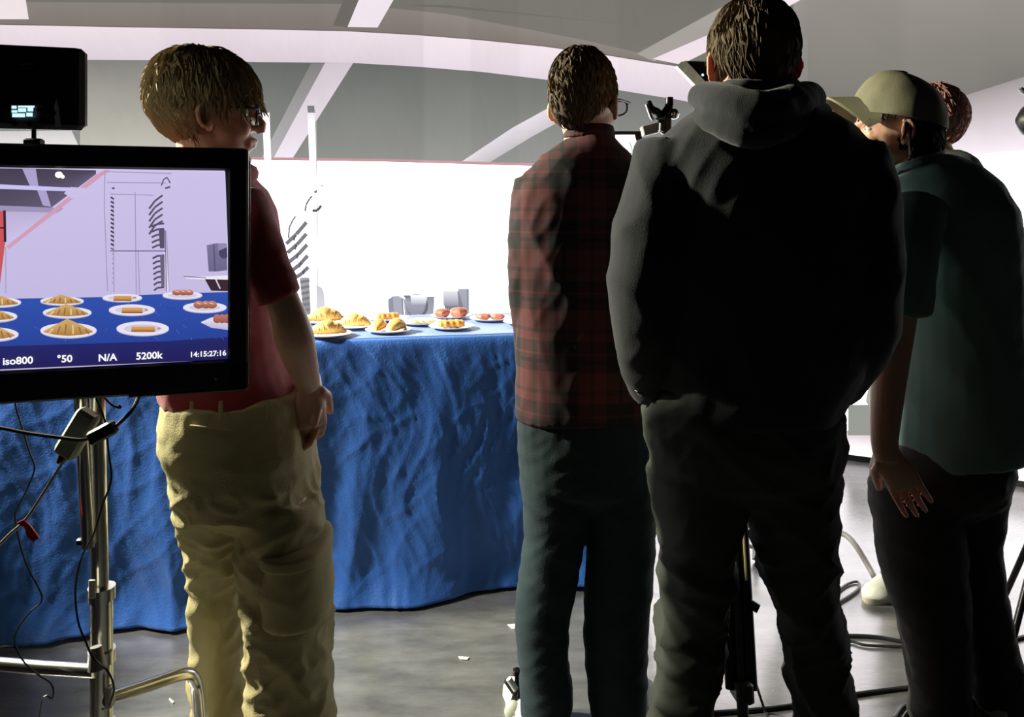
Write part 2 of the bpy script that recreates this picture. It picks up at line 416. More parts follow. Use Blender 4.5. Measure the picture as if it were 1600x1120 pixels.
# stub beams above
pic.ruled([(-60, -40), (34, -40)], [(-60, 30), (45, 30)], rgb(238, 226, 228), m=3)
pic.ruled([(545, -20), (570, -20)], [(520, 40), (543, 43)], rgb(110, 104, 100), m=3)
pic.ruled([(573, -30), (632, -30)], [(543, 42), (590, 43)], rgb(240, 228, 236), m=4)
pic.ruled([(700, 12), (1000, 40)], [(640, 8), (700, 8)], rgb(104, 102, 96))
# right beam: side and lit underside
pic.ruled([(995, 84), (1115, 18), (1230, -45)], [(1022, 96), (1120, 52), (1258, -18)], rgb(164, 158, 152), m=3)
pic.ruled([(1020, 92), (1105, 55), (1260, -20)], [(1064, 101), (1110, 78), (1290, -22)], rgb(236, 222, 228), m=3)
pic.line([(1000, 94), (1060, 103), (1066, 98)], 2.2, rgb(120, 110, 112))
# lower left diagonal beam
pic.ruled([(486, 99), (508, 99)], [(408, 248), (426, 248)], rgb(132, 130, 128), rgb(190, 186, 188), m=10)
pic.ruled([(508, 98), (552, 98)], [(426, 249), (456, 249)], rgb(206, 196, 204), rgb(250, 240, 250), m=10)
# lower right diagonal beam
pic.ruled([(800, 200), (868, 158), (905, 142)], [(722, 252), (768, 252), (905, 176)][::1], rgb(206, 200, 208), m=4) if False else None
pic.ruled([(722, 252), (800, 200), (880, 156)], [(766, 253), (830, 214), (892, 180)], rgb(226, 218, 226), rgb(196, 190, 196), m=3)
# red edge line
pic.line([(x, line_y(x) - 1.5) for x in spn(370, 1000, 20)], 4.5, rgb(200, 152, 158))
# bright strip above the monitor
pic.ruled([(-100, 206), (112, 204)], [(-100, 240), (128, 240)], rgb(212, 206, 206), (0.9, 0.88, 0.88), m=3)
# tray rack of the picture
def rack(p):
    p.ruled([(410, 176), (421, 176)], [(413, 260), (424, 260)], (1.5, 1.4, 1.5)); p.ruled([(413, 260), (424, 260)], [(418, 500), (428, 500)], WH)
    p.ruled([(480, 166), (491, 166)], [(484, 262), (495, 262)], rgb(225, 222, 226), (2, 2, 2), m=6); p.ruled([(480, 165), (491, 165)], [(481, 176), (492, 176)], rgb(130, 128, 130))
    p.line([(423.5, 250), (425, 300)], 1.2, rgb(225, 225, 225)); p.line([(493.5, 190), (495, 290), (497, 500)], 1.6, rgb(190, 190, 192))
    G = rgb(128, 126, 132); D = rgb(92, 90, 96)
    for i, (x0, y0, x1, y1) in enumerate(((447, 381, 479, 347), (449, 395, 479, 365), (452, 409, 480, 382), (456, 423, 481, 399), (461, 434, 482, 417))):
        p.line([(x0, y0), ((x0 + x1) / 2, (y0 + y1) / 2 + 2), (x1, y1)], 6.5, G)
        p.line([(x0 + 14, y0 - 13), (x0 + 12, y0 - 5)], 3, D)
    p.ruled([(468, 434), (483, 433)], [(474, 492), (486, 492)], rgb(170, 170, 174), rgb(150, 148, 152))
    for k in range(6): p.line([(469 + k * .8, 441 + k * 9), (484, 438 + k * 9)], 4, G)
    p.line([(451, 372), (452, 355), (458, 343), (462, 338)], 3, G)
    p.line([(477, 330), (478, 320), (484, 310), (488, 306)], 3.2, G); p.line([(491, 301), (495, 298)], 4, G); p.line([(501, 289), (505, 291)], 2, G)
    p.line([(488, 329), (496, 329), (502, 321)], 4.5, D)
rack(pic)
# grey machines of the picture
L1 = rgb(176, 176, 190); L2 = rgb(150, 150, 164); L3 = rgb(112, 112, 122)
pic.modul = None
def machine(p):
    p.ruled([(606, 468), (613, 463), (622, 462), (630, 466)], [(608, 500), (613, 500), (622, 500), (632, 500)], L2, n=2)
    p.ruled([(614, 463), (627, 464)], [(616, 500), (629, 500)], L1)
    p.ruled([(663, 464), (679, 463)], [(660, 502), (677, 502)], L2, L1)
    p.ruled([(630, 466), (640, 470)], [(634, 502), (662, 502)], L1, L2)
    p.blob(652, 478, 17, 19, L3); p.blob(650, 476, 15, 18, L1, L2)
    p.ruled([(630, 461), (640, 461), (668, 461)], [(636, 472), (645, 474), (666, 474)], L3, L1); p.ruled([(641, 460), (668, 461)], [(643, 476), (665, 476)], (1.1, 1.1, 1.15), L1)
    p.ruled([(714, 451), (733, 451)], [(714, 496), (733, 496)], L2, L3); p.ruled([(716, 451), (729, 451)], [(728, 496), (732, 496)], L1, L2)
    p.ruled([(694, 470), (716, 468)], [(696, 497), (722, 497)], L3, L2)
    p.ruled([(692, 447), (714, 447)], [(693, 478), (717, 478)], (1.0, 1.0, 1.05), L2, m=4); p.ruled([(691, 446), (713, 446)], [(692, 455), (717, 455)], (1.15, 1.15, 1.2))
    p.ruled([(494, 445), (503, 449), (507, 460)], [(494, 500), (503, 500), (508, 500)], rgb(205, 205, 212), rgb(232, 232, 236))
machine(pic)
# grey cabinet low at the right of the picture
pic.ruled([(1325, 632), (1372, 632)], [(1325, 680), (1372, 680)], rgb(150, 152, 146))
pic.build('screen', emis_attr('video_wall_glow'), vw, wall_base)

# ------------------------------------------------------------ table, cloth
ta = math.atan(0.22); EU = Vector((-math.cos(ta), -math.sin(ta), 0)); EV = Vector((-math.sin(ta), math.cos(ta), 0))
TO = Vector((0.36, 2.885, 0)); TL, TD, TH = 3.0, 0.58, 0.90
def T(u, v, z=0.0): return TO + EU * u + EV * v + Vector((0, 0, z))
Rt = Matrix((EU, EV, Vector((0, 0, 1)))).transposed()
tb = empty('folding_table', T(TL / 2, TD / 2), 'long buffet table under the blue cloth, behind the people', 'table')
MB().box(T(TL / 2, TD / 2, TH - 0.02), (TL - 0.05, TD - 0.05, 0.03), Rt, bev=0.004).build('tabletop', M['greyp'], tb, T(TL / 2, TD / 2))
for u in (0.15, TL / 2, TL - 0.15):
    for v in (0.08, TD - 0.08):
        MB().tube([T(u, v, 0), T(u, v, TH - 0.03)], 0.014).build('leg', M['steel'], tb, T(TL / 2, TD / 2))
def cloth():
    per = []; nrm = []; r = 0.05; st = 0.008
    def seg(a, b, n_):
        L = (Vector(b) - Vector(a)).length; k = int(L / st)
        for i in range(k): per.append(Vector(a).lerp(Vector(b), i / k)); nrm.append(Vector(n_))
    def arc(c, a0):
        for i in range(10):
            a = a0 + (PI / 2) * i / 10; d = Vector((math.cos(a), math.sin(a))); per.append(Vector(c) + d * r); nrm.append(d)
    seg((0, r), (0, TD - r), (-1, 0)) if False else None
    seg((TL, 0), (r, 0), (0, -1))
    # corner front/right turns from -v to -u
    for i in range(10):
        a = -PI / 2 - (PI / 2) * i / 10; d = Vector((math.cos(a), math.sin(a))); per.append(Vector((r, r)) + d * r); nrm.append(d)
    seg((0, r), (0, TD - r), (-1, 0))
    for i in range(10):
        a = PI - (PI / 2) * i / 10; d = Vector((math.cos(a), math.sin(a))); per.append(Vector((r, TD - r)) + d * r); nrm.append(d)
    seg((r, TD), (TL, TD), (0, 1)); per.append(Vector((TL, TD))); nrm.append(Vector((0, 1)))
    NR = 110; vs = []; fs = []; n = len(per); cu = 0; arcs = []
    for i in range(n): cu += (per[i] - per[i - 1]).length if i else 0; arcs.append(cu)
    drop = TH + 0.004
    for j in range(NR + 1):
        t = j / NR; z = TH + 0.002 - t * (drop - 0.014)
        for i in range(n):
            s = arcs[i]
            edge = max(0, 0.012 * (1 - t * 25)) if t < 0.04 else 0
            big = 0.5 + 0.5 * math.sin(s * 9.0 + 2.2 * nz(s * 1.3, 0.2, 5) + 1.2 * nz(s * 2, t * 1.6, 9))
            mid = ridge(s * 4.2 + t * 0.5, t * 0.7, 2.0)
            d1 = t ** 1.15 * (0.055 * big + 0.035 * mid) + 0.008 * min(1, t * 8) * ridge(s * 7 + t * 2.2 * nz(s, t, 1), t * 1.2, 7.7)
            wq = 1.5 * nz(s * 2.2, t * 3, 6.5); sh_ = lambda q: max(0, q) ** 3
            wr = min(1, t * 10) * (0.0045 * sh_(ridge(s * 8 + wq, t * 1.6 + s, 4)) + 0.0035 * sh_(ridge(s * 15 - t * 2.5 + wq, t * 2.4, 8)) + 0.0025 * sh_(ridge(s * 11 + t * 9, t * 3.5 - s * 3, 1.5)) + 0.0018 * sh_(ridge(s * 24 - t * 10, t * 6 + s * 3, 12)) + 0.0005 * nz(s * 60, t * 30, 2))
            flare = 0.05 * max(0, (t - 0.86) / 0.14) ** 2 * (0.6 + 0.8 * nz(s * 3, 1, 1))
            off = d1 + wr + flare - (0.0 if t > 0 else 0.0)
            rr = 0.012 * (1 - math.exp(-t * 60))
            pz = z
            if t > 0.9: pz = z + 0.03 * max(0, nz(s * 2.2, 7, 3)) * ((t - 0.9) / 0.1)
            if i < 350 and False: pass
            q = per[i] + nrm[i] * (off + rr)
            vs.append(T(q.x, q.y, max(pz, 0.004)))
    for j in range(NR):
        for i in range(n - 1):
            a = j * n + i; fs.append((a, a + 1, a + n + 1, a + n))
    # top sheet as a grid between front edge and back edge
    k0 = len(vs); NU, NV = 150, 30
    for a in range(NU + 1):
        for b in range(NV + 1):
            u = r * .3 + (TL - r * .3) * a / NU; v = TD * b / NV
            if a == 0: v = r + (TD - 2 * r) * b / NV; u = 0
            z = TH + 0.003 + 0.0012 * nz(u * 9, v * 9, 3) * (1 if 0 < b < NV and 0 < a < NU else 0)
            vs.append(T(u, v, z))
    for a in range(NU):
        for b in range(NV):
            q = k0 + a * (NV + 1) + b; fs.append((q, q + 1, q + NV + 2, q + NV + 1))
    mb = MB(); mb.add(vs, fs)
    loc = T(TL / 2, TD / 2)
    o = mb.build('tablecloth', M['cloth'], loc=loc)
    sm = o.modifiers.new('thick', 'SOLIDIFY'); sm.thickness = 0.0015; sm.offset = 0
    return tag(o, 'wrinkled blue cloth draped over the long buffet table down to the floor', 'tablecloth')
cloth()

# ------------------------------------------------------------ plates and pastries
def ontab(px, py):
    d = (CH - TH) * F / (py - HY); return Vector(((px - CX) / F * d, d, TH + 0.006))
PROF = [(0.0, 0.001), (0.045, 0.0), (0.055, 0.001), (0.084, 0.010), (0.0855, 0.012), (0.084, 0.0125), (0.058, 0.0045), (0.05, 0.0035), (0.0, 0.003)]
def make_plate():
    mb = MB(); mb.lathe([(max(r, 0.0005), z) for r, z in PROF], (0, 0, 0), 40)
    return mb.build('plate', M['plate'])
def croissant(seed, L=0.13, W=0.034, H=1.0, bend=0.5):
    rd = random.Random(seed); mb = MB(); pts = []; rs = []
    n = 46
    for i in range(n + 1):
        t = i / n * 2 - 1; a = t * bend
        x = math.sin(a) / math.sin(bend) * L / 2; y = (math.cos(a) - 1) * L * 0.55
        seg = (abs(t) * 3.6) % 1.0
        r = W * (1 - abs(t) ** 1.7 * 0.82) * (1 - 0.16 * seg) * (1 + 0.04 * rd.uniform(-1, 1))
        pts.append((x, y, r * 0.82 * H)); rs.append(r)
    mb.tube(pts, rs, n=16, flat=0.9 * H, up=(0, 0, 1))
    return mb
def danish(seed, L=0.1, W=0.06, H=0.026):
    rd = random.Random(seed); mb = MB(); rings = []
    for i in range(25):
        t = i / 24 * 2 - 1; k = (1 - abs(t) ** 6) ** .5 * 0.9 + 0.1
        sc = 1 + 0.07 * math.cos(t * 14) + 0.03 * rd.uniform(-1, 1)
        rings.append([Vector((t * L / 2, W / 2 * k * sc * math.copysign(abs(math.cos(a)) ** .6, math.cos(a)), max(0.0, H / 2 + H / 2 * k * sc * math.copysign(abs(math.sin(a)) ** .7, math.sin(a))))) for a in [2 * PI * q / 20 for q in range(20)]])
    return mb.loft(rings)
def bun(seed, R_=0.03, H=0.034):
    rd = random.Random(seed); mb = MB(); rings = []
    for i in range(13):
        t = i / 12; rr = R_ * (0.75 + 0.4 * math.sin(t * PI * .85)) * (1 if t < .99 else .3) * math.sqrt(max(0.02, 1 - t ** 5))
        rings.append([Vector((rr * (1 + 0.09 * math.sin(6 * a + seed) + .03 * rd.uniform(-1, 1)) * math.cos(a), rr * (1 + 0.09 * math.sin(6 * a + seed)) * math.sin(a), H * t)) for a in [2 * PI * q / 22 for q in range(22)]])
    return mb.loft(rings)
PL = [  # px, row, plate label, food list (kind, dx, dy, rot, scale, label)
    (512, 527.5, 'white plate nearest the front edge at the left, beside the arm in red polo', [('c', 0, 0, 0.15, 1.0, 'flaky pale croissant on the plate nearest the table front, beside the arm')]),
    (508, 506.5, 'white plate at the left behind the front-left croissant plate', [('c', 0, 0.0, 0.1, 1.12, 'tall golden croissant on the rear plate at the far left')]),
    (554, 514.2, 'white plate between the far-left croissants and the loaf plate', [('c', 0, 0, -0.2, 0.95, 'golden croissant on the middle plate of the left cluster')]),
    (607, 521.0, 'wide white plate at the front centre holding two browned croissants', [('c', -0.035, 0, 1.2, 0.8, 'browned croissant on the left half of the front centre plate'), ('c', 0.03, 0.0, 1.0, 0.86, 'golden croissant on the right half of the front centre plate')]),
    (606, 502.5, 'white plate behind the front centre croissants', [('d', 0, 0, 0.1, 0.95, 'flat yellow pastry behind the front centre croissants')]),
    (658, 508.5, 'white plate with a flat pale pastry in front of the round grey shape', [('p', 0, 0, 0.0, 1.0, 'flat pale iced pastry in front of the round grey shape')]),
    (705, 515.5, 'white plate with one long roll at the front edge, right of centre', [('d', 0, 0, 0.05, 1.05, 'long golden roll on the plate at the front edge right of centre')]),
    (704, 498.5, 'white plate with two tall buns at the back of the table', [('b', -0.036, 0, 0, 1.0, 'left one of the two browned buns on the rear plate'), ('b', 0.034, 0, 1, 1.15, 'right one of the two browned buns on the rear plate')]),
    (766, 502.5, 'white plate with pink buns beside the plaid shirt', [('k', -0.028, 0, 0, 0.9, 'left pink bun on the plate beside the plaid shirt'), ('k', 0.03, 0, 2, 0.85, 'right pink bun on the plate beside the plaid shirt')]),
    (820, 508.5, 'white plate half hidden behind the plaid shirt', [('k', 0.0, 0, 0, 0.85, 'pink bun on the plate behind the plaid shirt')]),
]
proto = {}
def food(kind):
    if kind not in proto:
        if kind == 'c': o = croissant(3).build('croissant', M['crois'])
        elif kind == 'd': o = danish(4).build('pastry_roll', M['bread'])
        elif kind == 'p': o = danish(9, 0.11, 0.055, 0.014).build('iced_pastry', M['pale'])
        elif kind == 'b': o = bun(5).build('bun', M['pink'])
        else: o = bun(8, 0.03, 0.026).build('pink_bun', M['pink'])
        proto[kind] = o; return o
    o = proto[kind].copy(); COL.objects.link(o); return o
CATF = dict(c=('croissant', 'croissants on the buffet'), d=('pastry', 'pastry rolls on the buffet'), p=('pastry', 'pastry rolls on the buffet'), b=('bun', 'buns on the buffet'), k=('bun', 'buns on the buffet'))
pp = make_plate(); first = True
for px, py, lb, fs_ in PL:
    o = pp if first else pp.copy()
    if not first: COL.objects.link(o)
    first = False
    c = ontab(px, py); o.location = c; o.rotation_euler.z = random.random() * 6
    tag(o, lb, 'plate', 'white plates on the blue tablecloth')
    for k, dx, dy, rot, sc, fl_ in fs_:
        f = food(k); f.location = c + Vector((dx, dy, 0.0085 if k == 'c' else 0.0050)); f.rotation_euler.z = rot + ta; f.scale = (sc, sc, sc * (.85 if k == 'c' else 1))
        tag(f, fl_, CATF[k][0], CATF[k][1])

# ------------------------------------------------------------ people
def head_frame(c, yaw, pitch=0.0, roll=0.0, sc=1.0):
    return Matrix.Translation(c) @ Matrix.Rotation(yaw, 4, 'Z') @ Matrix.Rotation(pitch, 4, 'Y') @ Matrix.Rotation(roll, 4, 'X') @ Matrix.Scale(sc, 4)
def add_head(mb, Mh):
    R = Mh.to_3x3()
    def B(c, r, rot=None): mb.ball(Mh @ Vector(c), r, 18, R=R @ (rot if rot else Matrix.Identity(3)))
    B((-.012, 0, .032), (.096, .076, .084)); B((.012, 0, .04), (.078, .066, .072)); B((.026, 0, -.03), (.060, .058, .080))
    B((.03, 0, -.078), (.052, .046, .030)); B((.070, 0, -.098), (.018, .020, .014)); B((.080, 0, .024), (.014, .044, .010))
    B((.02, 0, -.055), (.05, .055, .04))
    for s in (1, -1):
        B((.062, s * .036, -.03), (.022, .018, .018)); B((.093, s * .010, -.024), (.010, .007, .007))
    mb.tube([Mh @ Vector(q) for q in ((.086, 0, .018), (.096, 0, .002), (.108, 0, -.014), (.106, 0, -.026), (.094, 0, -.03))], [.008, .0085, .0105, .0115, .008], n=10)
    for s in (1, -1): B((.0645, s * .031, .0120), (.0125, .0135, .008)); B((.0635, s * .031, -.0065), (.0115, .0130, .007))
    B((.088, 0, -.052), (.012, .022, .006)); B((.086, 0, -.064), (.011, .019, .007)); B((.078, 0, -.058), (.014, .03, .02))
    for s in (1, -1):
        e = Matrix.Rotation(s * .35, 3, 'Z') @ Matrix.Rotation(-.2, 3, 'Y')
        # ear: rim and lobe
        c0 = Vector((-.008, s * .082, -.008))
        ring = []
        for k in range(9):
            a = -0.6 + 4.6 * k / 8
            ring.append(Mh @ (c0 + Vector((-.016 * math.sin(a) , s * (.006 + .008 * math.sin(a) * (1 if math.sin(a) > 0 else .2)), .027 * math.cos(a)))))
        mb.tube(ring, [.005, .0055, .006, .006, .006, .0058, .0055, .0055, .005], n=8)
        B(tuple(c0 + Vector((-.002, -s * .002, .002))), (.015, .006, .026), e); B(tuple(c0 + Vector((.006, 0, -.028))), (.008, .006, .010))
    return mb
def eyes(Mh, parent, base):
    for s in (1, -1):
        mb = MB(); mb.ball(Mh @ Vector((.0660, s * .031, .004)), .0100, 14, mi=0); mb.ball(Mh @ Vector((.0722, s * .031, .004)), .0048, 10, mi=1)
        mb.build('eye', [M['eye'], M['iris']], parent, base)
def hair_line(kind):
    P_ = {'short': [(-.13, -.06), (-.08, -.055), (-.058, -.025), (-.036, .014), (-.01, .032), (.03, .032), (.055, .055), (.075, .07), (.13, .075)],
          'mop': [(-.13, -.115), (-.07, -.11), (-.05, -.06), (-.03, -.01), (.0, .022), (.03, .024), (.055, .045), (.075, .055), (.13, .055)],
          'long': [(-.13, -.13), (-.03, -.13), (-.024, -.06), (-.014, .02), (.0, .048), (.04, .06), (.13, .07)]}[kind]
    def f(x):
        for (a, b), (c, d) in zip(P_, P_[1:]):
            if x <= c: return b + (d - b) * (x - a) / (c - a) if x > a else b
        return P_[-1][1]
    return f
def hair(Mh, m, parent, base, kind='short', vol=(.107, .087, .098), cen=(-.012, 0, .034), count=1500, length=.035, rad=.0011, wild=.25, bulge=None, name='hair', down=1.0, seed=1, lift=.0012, clump=.035, shrink=.80):
    f = hair_line(kind); rd = random.Random(seed); mb = MB()
    c = Vector(cen)
    def surf(d):
        p = Vector((d.x * vol[0], d.y * vol[1], d.z * vol[2]))
        k = 1.0 + (bulge(d) if bulge else 0)
        return c + p * k
    n, m_ = 80, 48; vs = []; fs = []
    for i in range(m_ + 1):
        t = PI * i / m_
        for j in range(n):
            a = 2 * PI * j / n; d = Vector((math.sin(t) * math.cos(a), math.sin(t) * math.sin(a), math.cos(t)))
            p = surf(d); q = min(1, max(0, (p.z - f(p.x)) / .010 + .3)); q = q * q * (3 - 2 * q)
            k = (shrink + (1 - shrink) * q) * (1 + q * (clump * ridge(d.x * 5 + seed, d.y * 5, d.z * 1.5) + clump * .6 * nz(d.x * 14, d.y * 14, d.z * 4)))
            vs.append(Mh @ (c + (p - c) * k))
    for i in range(m_):
        for j in range(n): fs.append((i * n + j, (i + 1) * n + j, (i + 1) * n + (j + 1) % n, i * n + (j + 1) % n))
    mb.add(vs, fs)
    done = 0; tries = 0
    while done < count and tries < count * 8:
        tries += 1
        d = Vector((rd.gauss(0, 1), rd.gauss(0, 1), rd.gauss(0, 1))).normalized(); p = surf(d)
        if p.z < f(p.x) + .004: continue
        done += 1
        crown = Vector((-.03, 0, .13)); flow = (p - crown); flow.z -= .05 * down; nn = d
        flow = (flow - nn * flow.dot(nn)).normalized() + Vector((rd.gauss(0, wild), rd.gauss(0, wild), rd.gauss(0, wild)))
        L = length * rd.uniform(.6, 1.2); pts = []; q = p * .985 + c * .015
        ph = rd.random() * 6
        for k in range(5):
            pts.append(Mh @ q)
            q = q + flow * L / 4 + Vector((math.sin(ph + k), math.cos(ph + k), 0)) * .0010
            w_ = q - c; dd = Vector((w_.x / vol[0], w_.y / vol[1], w_.z / vol[2])); ll = dd.length; dd.normalize()
            if q.z > f(q.x) - .03: q = surf(dd) + (surf(dd) - c).normalized() * (lift * (k + 1) * (.6 + .4 * math.sin(ph)))
        fat = 2.2 if done % 7 == 0 else 1.0
        mb.tube(pts, [rad * 1.6 * fat, rad * 1.9 * fat, rad * 1.7 * fat, rad * 1.2 * fat, rad * .3], n=3)
    return mb.build(name, m, parent, base)

def hand(mb, wrist, dirv, palm_n, thumb_side, curl=0.35, L=.185, mbn=None):
    """palm, five fingers rooted in it; dirv along the fingers, palm_n out of the palm"""
    d = Vector(dirv).normalized(); n = Vector(palm_n); n = (n - d * n.dot(d)).normalized(); s = d.cross(n) * thumb_side
    w = Vector(wrist); pl = L * .5
    mb.tube([w - d * .02, w + d * .02, w + d * pl * .6, w + d * pl], [.026, .030, .040, .038], n=14, flat=.42, up=n)
    for k, (off, ln) in enumerate(((.031, .92), (.0105, 1.02), (-.0105, .95), (-.031, .75))):
        p = w + d * (pl * .88) + s * off; pts = [p]; a = 0.0; fl_ = L * .5 * ln
        for q, fr in enumerate((.15, .38, .27, .2)):
            pts.append(pts[-1] + (d * math.cos(a) + n * math.sin(a) + s * off * .6) * fl_ * fr); a += curl * (1 + .15 * k)
        mb.tube(pts, [.0086, .0080, .0076, .0070, .0056], n=10)
    p = w + d * pl * .22 + s * .024
    a1 = (d * .6 + s * .75 + n * .35).normalized(); a2 = (d * .9 + s * .3 + n * .35).normalized()
    mb.tube([p, p + a1 * .032, p + a1 * .032 + a2 * .030, p + a1 * .032 + a2 * .054], [.014, .0125, .0105, .0075], n=10)
    return mb

def shoe(parent, base, heel, yaw, m, L=.29, W=.052, H=.085, solem=None):
    h = Vector(heel); f = Vector((math.cos(yaw), math.sin(yaw), 0)); s = Vector((-f.y, f.x, 0)); mb = MB(); rings = []
    for t, w_, hh in ((0, .55, .75), (.04, .72, .95), (.15, .8, 1.05), (.28, .82, 1.1), (.42, .86, .85), (.6, .98, .66), (.78, 1.0, .56), (.92, .78, .46), (1, .35, .3)):
        ring = []
        for k in range(18):
            a = 2 * PI * k / 18; cx_ = math.copysign(abs(math.cos(a)) ** .7, math.cos(a)); sz_ = math.sin(a)
            z = .022 + max(0, sz_) * (H * hh - .022) if sz_ > 0 else .022 + sz_ * .008
            ring.append(h + f * (t * L) + s * (W * w_ * cx_ * (1 if sz_ < .5 else .85)) + Vector((0, 0, z)))
        rings.append(ring)
    mb.loft(rings); sh = mb.build('shoe', m, parent, base)
    sb = MB(); rings = []
    for z, g in ((.0, .96), (.006, 1.0), (.024, 1.03), (.028, .98)):
        ring = []
        for k in range(28):
            a = 2 * PI * k / 28; x = math.cos(a); y = math.sin(a)
            ring.append(h + f * (L / 2 + x * (L / 2 + .008) * g) + s * (y * W * g * (1 + .05 * x)) + Vector((0, 0, z)))
        rings.append(ring)
    sb.loft(rings); sb.build('sole', solem or M['sole'], sh, (0, 0, 0) if False else base)
    lb = MB()
    for k in range(4):
        q = h + f * (L * (.40 + .07 * k)) + Vector((0, 0, H * (.93 - .09 * k)))
        lb.tube([q - s * .022 - Vector((0, 0, .008)), q, q + s * .022 - Vector((0, 0, .008))], .0028, n=6)
    lb.build('laces', M['tape'], sh, base)
    return sh

def glasses(Mh, parent, base, w_=.034, xoff=.098, rim=.0018, fr=None):
    mb = MB(); fr = fr or M['black']
    for s in (1, -1):
        c = Vector((xoff, s * .034, .002)); pts = []
        for k in range(25):
            a = 2 * PI * k / 24; x = math.copysign(abs(math.cos(a)) ** .75, math.cos(a)) * w_ * .78; z = math.copysign(abs(math.sin(a)) ** .75, math.sin(a)) * .0195
            pts.append(Mh @ (c + Vector((-abs(x) * .15 if x * s > 0 else 0, x, z))))
        mb.tube(pts, rim, n=8)
        o = c + Vector((-.004, s * w_ * .78, .010))
        mb.tube([Mh @ o, Mh @ (o + Vector((-.01, s * .012, 0))), Mh @ Vector((.03, s * .083, .012)), Mh @ Vector((-.018, s * .084, .006)), Mh @ Vector((-.032, s * .080, -.012))], rim * 1.3, n=8)
    mb.tube([Mh @ Vector((xoff, -.009, .006)), Mh @ Vector((xoff + .004, 0, .009)), Mh @ Vector((xoff, .009, .006))], rim, n=8)
    g = mb.build('glasses', fr, parent, base)
    for s in (1, -1):
        l = MB(); c = Vector((xoff, s * .034, .002)); ring = []
        rr = []
        for dx in (-.0006, .0006):
            rr.append([Mh @ (c + Vector((dx, math.copysign(abs(math.cos(a)) ** .75, math.cos(a)) * w_ * .77, math.copysign(abs(math.sin(a)) ** .75, math.sin(a)) * .019))) for a in [2 * PI * k / 24 for k in range(24)]])
        l.loft(rr).build('lens', M['glass'], g, base)
    return g

def person(body_parts, base, label, group=None, voxel=.006):
    o = fuse(body_parts, 'person', M['skin'], voxel=voxel, smooth=3, loc=base)
    return tag(o, label, 'person', group)

# ---- person in the red polo (left), seen from behind at an angle, looking right
D1 = 1.70; B1 = Vector(((385 - CX) / F * D1, D1, 0)); y1 = lambda q: math.radians(q)
H1 = head_frame(P(330, 180, D1), math.radians(20), 0.02, 0, 1.0)
tor1 = [(300, 372, 258, .055, 0), (290, 392, 274, .09, 0), (274, 408, 296, .16, .01), (262, 420, 325, .185, .02), (255, 428, 370, .18, .02), (252, 430, 430, .175, .02), (256, 432, 500, .165, .02), (262, 442, 570, .165, .01), (266, 460, 612, .17, .01), (268, 468, 628, .17, .01, -.10)]
hip1 = [(270, 462, 612, .165, 0), (266, 472, 640, .175, 0), (268, 482, 680, .185, 0), (282, 490, 730, .185, 0), (292, 495, 775, .17, 0), (312, 480, 800, .11, 0), (340, 450, 822, .05, 0)]
ll1 = [(292, 410, 740, .175, .01), (292, 405, 780, .165, .02), (296, 400, 820, .14, .05), (300, 402, 860, .12, .07), (306, 398, 900, .105, .08), (309, 386, 940, .09, .08), (306, 384, 990, .085, .08), (303, 386, 1050, .085, .08), (303, 390, 1120, .085, .08), (310, 388, 1190, .08, .08), (316, 388, 1262, .075, .08)]
rl1 = [(372, 496, 760, .11, -.05), (378, 502, 805, .11, -.05), (374, 506, 850, .105, -.05), (384, 511, 895, .10, -.05), (390, 512, 940, .10, -.05), (388, 514, 990, .095, -.05), (392, 515, 1050, .09, -.05), (396, 517, 1120, .09, -.05), (402, 512, 1190, .085, -.05), (410, 505, 1268, .08, -.05)]
b = MB(); add_head(b, H1)
b.tube([P(318, 200, D1), P(325, 240, D1), P(335, 290, D1)], [.062, .062, .07], n=18)
rows(b, D1, tor1, .016); rows(b, D1, hip1, .016); rows(b, D1, ll1, .02); rows(b, D1, rl1, .02)
ar1 = [P(388, 330, 1.53), P(412, 400, 1.52), P(446, 480, 1.52), P(459, 525, 1.54), P(472, 570, 1.60), P(481, 600, 1.66)]
b.tube(ar1, [.034, .032, .033, .040, .033, .026], n=16, smooth=4)
al1 = [P(390, 330, 1.86), P(415, 420, 1.88), P(448, 520, 1.86), P(480, 590, 1.80), P(485, 610, 1.76)]
b.tube(al1, [.05, .048, .042, .03, .026], n=16, smooth=4)
hand(b, P(482, 600, 1.68), (0.03, .06, -.9), (-.6, .7, 0), 1, .5); hand(b, P(487, 606, 1.745), (0.0, -.25, -.8), (-.6, -.7, 0), -1, .5)
p1 = person(b, B1, 'person in red polo and khaki cargo trousers, glasses, light brown hair, behind the monitor', voxel=.0042)
eyes(H1, p1, B1)
hair(H1, M['hair_l'], p1, B1, 'mop', vol=(.116, .094, .112), cen=(-.014, 0, .030), count=3000, length=.05, wild=.3, seed=4, rad=.0014, lift=.0022, clump=.05,
     bulge=lambda d: (.12 * max(0, -d.x) * max(0, d.z + .35) + .04 * max(0, d.z) - .14 * max(0, -d.z - .2)))
glasses(H1, p1, B1, rim=.0026)
sh = MB(); rows(sh, D1, tor1, 0)
sh.tube([P(375, 322, 1.57), P(390, 362, 1.53), P(410, 412, 1.52), P(436, 468, 1.52)], [.056, .056, .050, .044], n=18, smooth=3)
sh.tube([P(380, 322, 1.82), P(400, 380, 1.87), P(420, 450, 1.89)], [.056, .05, .046], n=18, smooth=3)
fuse(sh, 'polo_shirt', M['red'], p1, B1, .007, 3, folds(.006, 6, 9, .9, 1.0))
mb = MB()
if True:
    mb.tube([P(300, 262, 1.66), P(340, 270, 1.60), P(380, 268, 1.66), P(393, 272, 1.72), P(372, 262, 1.79), P(325, 256, 1.79), P(300, 262, 1.70)], .016, n=10, smooth=4, flat=1.3)
mb.build('collar', M['red'], p1, B1)
tr = MB(); rows(tr, D1, hip1); rows(tr, D1, ll1); rows(tr, D1, rl1)
